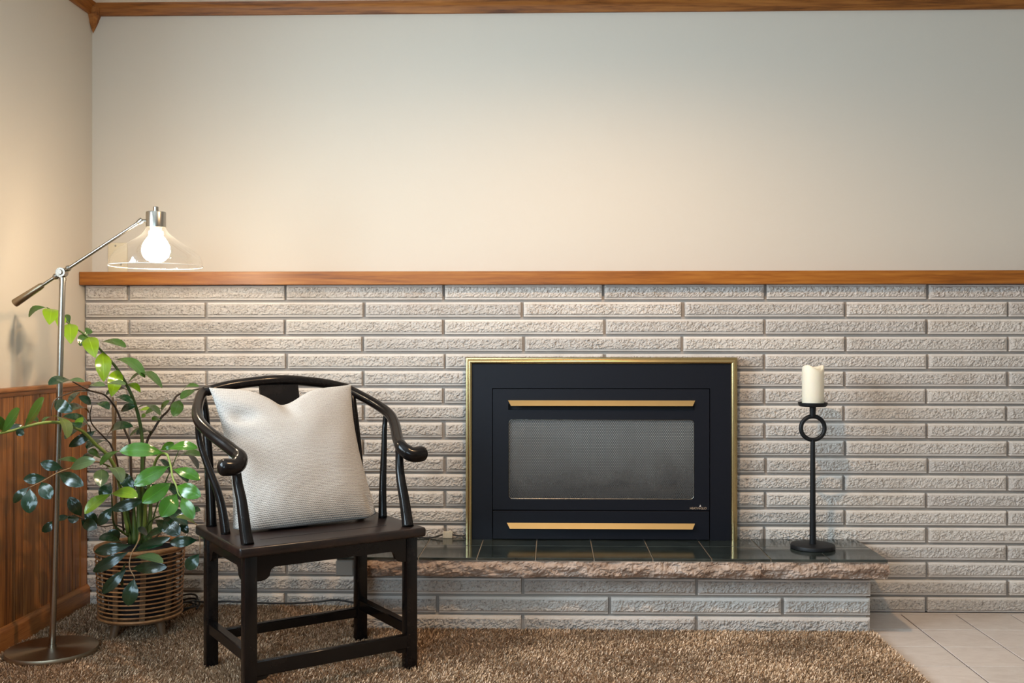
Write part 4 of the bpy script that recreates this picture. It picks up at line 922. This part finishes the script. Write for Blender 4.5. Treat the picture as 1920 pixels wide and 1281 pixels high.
 [((-1.361,-0.625,0.367),(-1.468,-0.651,0.351),(0.213,-0.960,0.183),0.038,0.12,'dark'),((-1.362,-0.635,0.350),(-1.468,-0.664,0.290),(0.189,-0.971,0.145),0.038,0.1,'dark'),((-1.358,-0.665,0.301),(-1.426,-0.690,0.227),(0.217,-0.967,0.137),0.036,0.1,'dark'),((-1.326,-0.684,0.275),(-1.339,-0.702,0.192),(0.270,-0.948,0.167),0.048,0.08,'dark'),((-1.344,-0.664,0.301),(-1.223,-0.679,0.310),(-0.136,-0.971,0.198),0.037,0.1,'dark'),((-1.349,-0.654,0.330),(-1.227,-0.702,0.327),(-0.054,-0.198,0.979),0.050,0.12,'pale'),((-1.349,-0.624,0.353),(-1.228,-0.640,0.396),(-0.144,-0.988,0.055),0.031,0.1,'dark'),((-1.351,-0.624,0.344),(-1.249,-0.649,0.374),(-0.347,-0.442,0.827),0.048,0.1,'dark'),((-1.331,-0.604,0.378),(-1.247,-0.662,0.417),(-0.574,-0.324,0.752),0.048,0.1,'dark'),((-1.367,-0.645,0.321),(-1.370,-0.665,0.238),(-0.718,-0.669,0.193),0.037,0.1,'dark')]),
(0.0035,0.0014,'tan',[(-1.380,-0.385,0.342),(-1.303,-0.463,0.403),(-1.227,-0.521,0.426),(-1.165,-0.580,0.427),(-1.147,-0.600,0.389),(-1.142,-0.609,0.339)],
 [((-1.296,-0.523,0.437),(-1.230,-0.552,0.386),(-0.043,-0.896,0.442),0.051,0.1,'dark'),((-1.151,-0.600,0.380),(-1.235,-0.626,0.376),(0.280,-0.940,0.193),0.036,0.12,'dark'),((-1.144,-0.610,0.337),(-1.180,-0.625,0.290),(0.205,-0.964,0.169),0.043,0.1,'dark'),((-1.165,-0.580,0.427),(-1.224,-0.601,0.455),(0.484,-0.232,0.844),0.030,0.2,'olive'),((-1.165,-0.580,0.423),(-1.128,-0.599,0.382),(0.339,-0.704,0.624),0.026,0.2,'mid'),((-1.242,-0.482,0.443),(-1.172,-0.520,0.462),(-0.461,-0.455,0.762),0.036,0.2,'dark'),((-1.260,-0.482,0.425),(-1.222,-0.499,0.383),(0.116,-0.878,0.465),0.029,0.2,'dark')]),
(0.003,0.0014,'green',[(-1.410,-0.366,0.348),(-1.361,-0.385,0.491),(-1.315,-0.384,0.602),(-1.295,-0.383,0.652)],
 [((-1.298,-0.383,0.650),(-1.216,-0.421,0.588),(0.608,0.035,0.793),0.048,0.15,'dark'),((-1.328,-0.384,0.565),(-1.346,-0.424,0.621),(0.966,-0.078,0.248),0.032,0.2,'dark'),((-1.352,-0.384,0.524),(-1.269,-0.432,0.480),(0.377,-0.179,0.909),0.046,0.2,'dark'),((-1.306,-0.383,0.620),(-1.203,-0.421,0.632),(-0.199,-0.242,0.950),0.048,0.2,'mid'),((-1.361,-0.385,0.494),(-1.424,-0.404,0.539),(0.580,-0.601,0.550),0.035,0.2,'dark'),((-1.321,-0.384,0.583),(-1.251,-0.422,0.542),(0.346,-0.309,0.886),0.039,0.2,'dark'),((-1.343,-0.384,0.537),(-1.222,-0.399,0.484),(-0.003,-0.963,0.269),0.033,0.15,'dark')]),
(0.004,0.002,'green',[(-1.424,-0.406,0.355),(-1.357,-0.465,0.421),(-1.278,-0.543,0.453)],
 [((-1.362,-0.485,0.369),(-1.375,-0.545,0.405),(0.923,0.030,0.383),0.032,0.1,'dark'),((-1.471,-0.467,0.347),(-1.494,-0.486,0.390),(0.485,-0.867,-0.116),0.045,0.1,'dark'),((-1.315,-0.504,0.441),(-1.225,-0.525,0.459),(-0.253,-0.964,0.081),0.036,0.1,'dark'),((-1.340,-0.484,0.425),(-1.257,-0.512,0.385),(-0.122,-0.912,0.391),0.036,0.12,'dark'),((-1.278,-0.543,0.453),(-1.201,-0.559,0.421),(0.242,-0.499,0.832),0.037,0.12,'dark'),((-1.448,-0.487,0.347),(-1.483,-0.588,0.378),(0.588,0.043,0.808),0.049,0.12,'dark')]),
(0.0042,0.0038,'tan',[(-1.521,-0.388,0.361),(-1.522,-0.389,0.546),(-1.520,-0.398,0.677),(-1.517,-0.408,0.834)],
 []),
(0.0045,0.004,'tan',[(-1.526,-0.359,0.355),(-1.528,-0.359,0.542),(-1.530,-0.359,0.673),(-1.528,-0.359,0.818)],
 []),
(0.011,0.005,'green',[(-1.450,-0.387,0.324),(-1.454,-0.387,0.435),(-1.453,-0.397,0.538)],
 []),
(0.012,0.005,'green',[(-1.432,-0.386,0.324),(-1.435,-0.386,0.435),(-1.435,-0.396,0.566)],
 []),
(0.011,0.005,'green',[(-1.413,-0.386,0.324),(-1.413,-0.386,0.435),(-1.409,-0.396,0.547)],
 []),
(0.009,0.005,'green',[(-1.398,-0.386,0.324),(-1.395,-0.385,0.435),(-1.387,-0.395,0.520)],
 []),
(0.008,0.005,'green',[(-1.465,-0.387,0.324),(-1.472,-0.387,0.435),(-1.476,-0.397,0.511)],
 [])]

def leaf_mesh(B, T, n, w, curl, pointed):
    B, T, n = Vector(B), Vector(T), Vector(n).normalized()
    ax = T - B; L = ax.length; ax.normalize(); n = (n - ax * n.dot(ax)).normalized(); sd = ax.cross(n)
    prof = [(0, .03), (.05, .06), (.12, .36), (.25, .74), (.40, .97), (.54, 1.0), (.70, .86), (.84, .56), (.94, .26), (1.0, .0)] if pointed else [(0, .03), (.05, .06), (.13, .28), (.26, .62), (.40, .88), (.55, 1.0), (.70, .95), (.84, .72), (.94, .42), (1.0, .0)]
    vs, fs, uv = [], [], []
    for t, h in prof:
        # the blade arches: it rises from its stalk and droops again
        c = B + ax * (L * t) + n * (L * (curl * .55 + .035) * math.sin(t * PI)) 
        hw = max(.0008, w / 2 * h)
        for s in (-1, -.5, 0, .5, 1):
            lift = (abs(s) * .34 - .16 * s * s) * hw
            vs.append(c + sd * (s * hw) + n * lift); uv.append((s, t))
    for i in range(len(prof) - 1):
        for k in range(4):
            a = i * 5 + k; fs.append((a, a + 1, a + 6, a + 5))
    me = bpy.data.meshes.new('leaf'); me.from_pydata([tuple(v - O) for v in vs], [], fs)
    l = me.uv_layers.new(name='UVMap')
    for lp_ in me.loops: l.data[lp_.index].uv = uv[lp_.vertex_index]
    me.update()
    # make the upper face the one turned to n
    if me.polygons[4].normal.dot(n) < 0:
        me.flip_normals()
    me.shade_smooth(); return me
for r0, r1, mk, pts, leaves in STEMS:
    P = catmull([Vector(p) - O for p in pts], 6)
    bm = bmesh.new(); tube(bm, P, lambda t: r0 + (r1 - r0) * t, 8)
    st = obj('stem', bm, STEM[mk], pp, smooth=True)
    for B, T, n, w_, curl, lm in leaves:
        o = mobj('leaf', leaf_mesh(B, T, n, w_, curl, lm == 'fresh_lit'), LEAF[lm], st)

# ------------------------------------------------------------------ carpet: backing and pile
CX1 = 1.118
def in_carpet(x, y): pass
bm = bmesh.new()
for b in ((XL + .03, -.715, YF, -.012, -.004, .0085), (-.715, CX1, YF, -.316, -.004, .0085)): box(bm, *b)
cp = obj('carpet', bm, M['backing']); tag(cp, 'brown shag carpet covering the floor up to the pale tiles', 'carpet', kind='stuff')
rng = np.random.default_rng(11)
def strands(x0, x1, y0, y1, sp):
    nx, ny = int((x1 - x0) / sp), int((y1 - y0) / sp)
    gx, gy = np.meshgrid(np.arange(nx), np.arange(ny))
    x = x0 + (gx.ravel() + rng.random(nx * ny)) * sp; y = y0 + (gy.ravel() + rng.random(nx * ny)) * sp
    return np.stack([x, y], 1)
pts = np.vstack([strands(-1.782, CX1, -1.04, -.318, .0041), strands(-1.782, -.715, -.318, -.016, .0041), strands(-1.782, CX1, -1.75, -1.04, .0060)])
x, y = pts[:, 0], pts[:, 1]
keep = ((x - LX) ** 2 + (y - LY) ** 2) > .143 ** 2
c_, s_ = math.cos(.6154), math.sin(.6154)
for sx, sy in ((-1, -1), (1, -1), (1, 1), (-1, 1)):
    lx, ly = sx * A_, sy * B_; wx = -.7534 + lx * c_ + ly * s_; wy = -.7344 + lx * s_ - ly * c_
    keep &= (np.abs((x - wx) * c_ + (y - wy) * s_) > .022) | (np.abs((x - wx) * s_ - (y - wy) * c_) > .022)
# keep only what the eye height of the room can see of the near strip
pts = pts[keep]; n = len(pts)
patch = np.sin(pts[:, 0] * 9 + 2 * np.sin(pts[:, 1] * 7)) * np.cos(pts[:, 1] * 11 + pts[:, 0] * 3)
ang = rng.random(n) * 2 * np.pi * .55 + patch * .8 + 3.6
hgt = rng.uniform(.011, .0185, n); lean = rng.uniform(.002, .008, n)
dx, dy = np.cos(ang), np.sin(ang); a2 = ang + rng.uniform(-1, 1, n) + np.pi / 2; px, py = np.cos(a2), np.sin(a2)
wd = rng.uniform(.0011, .0017, n) * np.where(pts[:, 1] < -1.04, 1.4, 1.0)
V = np.zeros((n, 8, 3))
b0 = np.stack([pts[:, 0], pts[:, 1], np.full(n, .006)], 1)
for k, (h, l, ww) in enumerate(((0, 0, 1.0), (.55, .25, 1.15), (.9, .75, 1.0), (1.0, 1.15, .45))):
    c = b0 + np.stack([dx * lean * l, dy * lean * l, hgt * h], 1); c[:, 2] = np.where(k > 0, np.minimum(c[:, 2], .0275), c[:, 2])
    off = np.stack([px * wd * ww, py * wd * ww, np.zeros(n)], 1)
    V[:, 2 * k] = c - off; V[:, 2 * k + 1] = c + off
base_i = (np.arange(n) * 8)[:, None]
F = np.stack([np.stack([base_i[:, 0] + 2 * k, base_i[:, 0] + 2 * k + 1, base_i[:, 0] + 2 * k + 3, base_i[:, 0] + 2 * k + 2], 1) for k in range(3)], 1).reshape(-1)
me = bpy.data.meshes.new('pile'); me.vertices.add(n * 8); me.vertices.foreach_set('co', V.reshape(-1).astype(np.float32))
nf = n * 3; me.loops.add(nf * 4); me.loops.foreach_set('vertex_index', F.astype(np.int32)); me.polygons.add(nf)
me.polygons.foreach_set('loop_start', (np.arange(nf) * 4).astype(np.int32)); me.update(calc_edges=True); me.validate()
me.shade_smooth()
po = mobj('pile', me, M['yarn'], cp); po['kind'] = 'stuff'
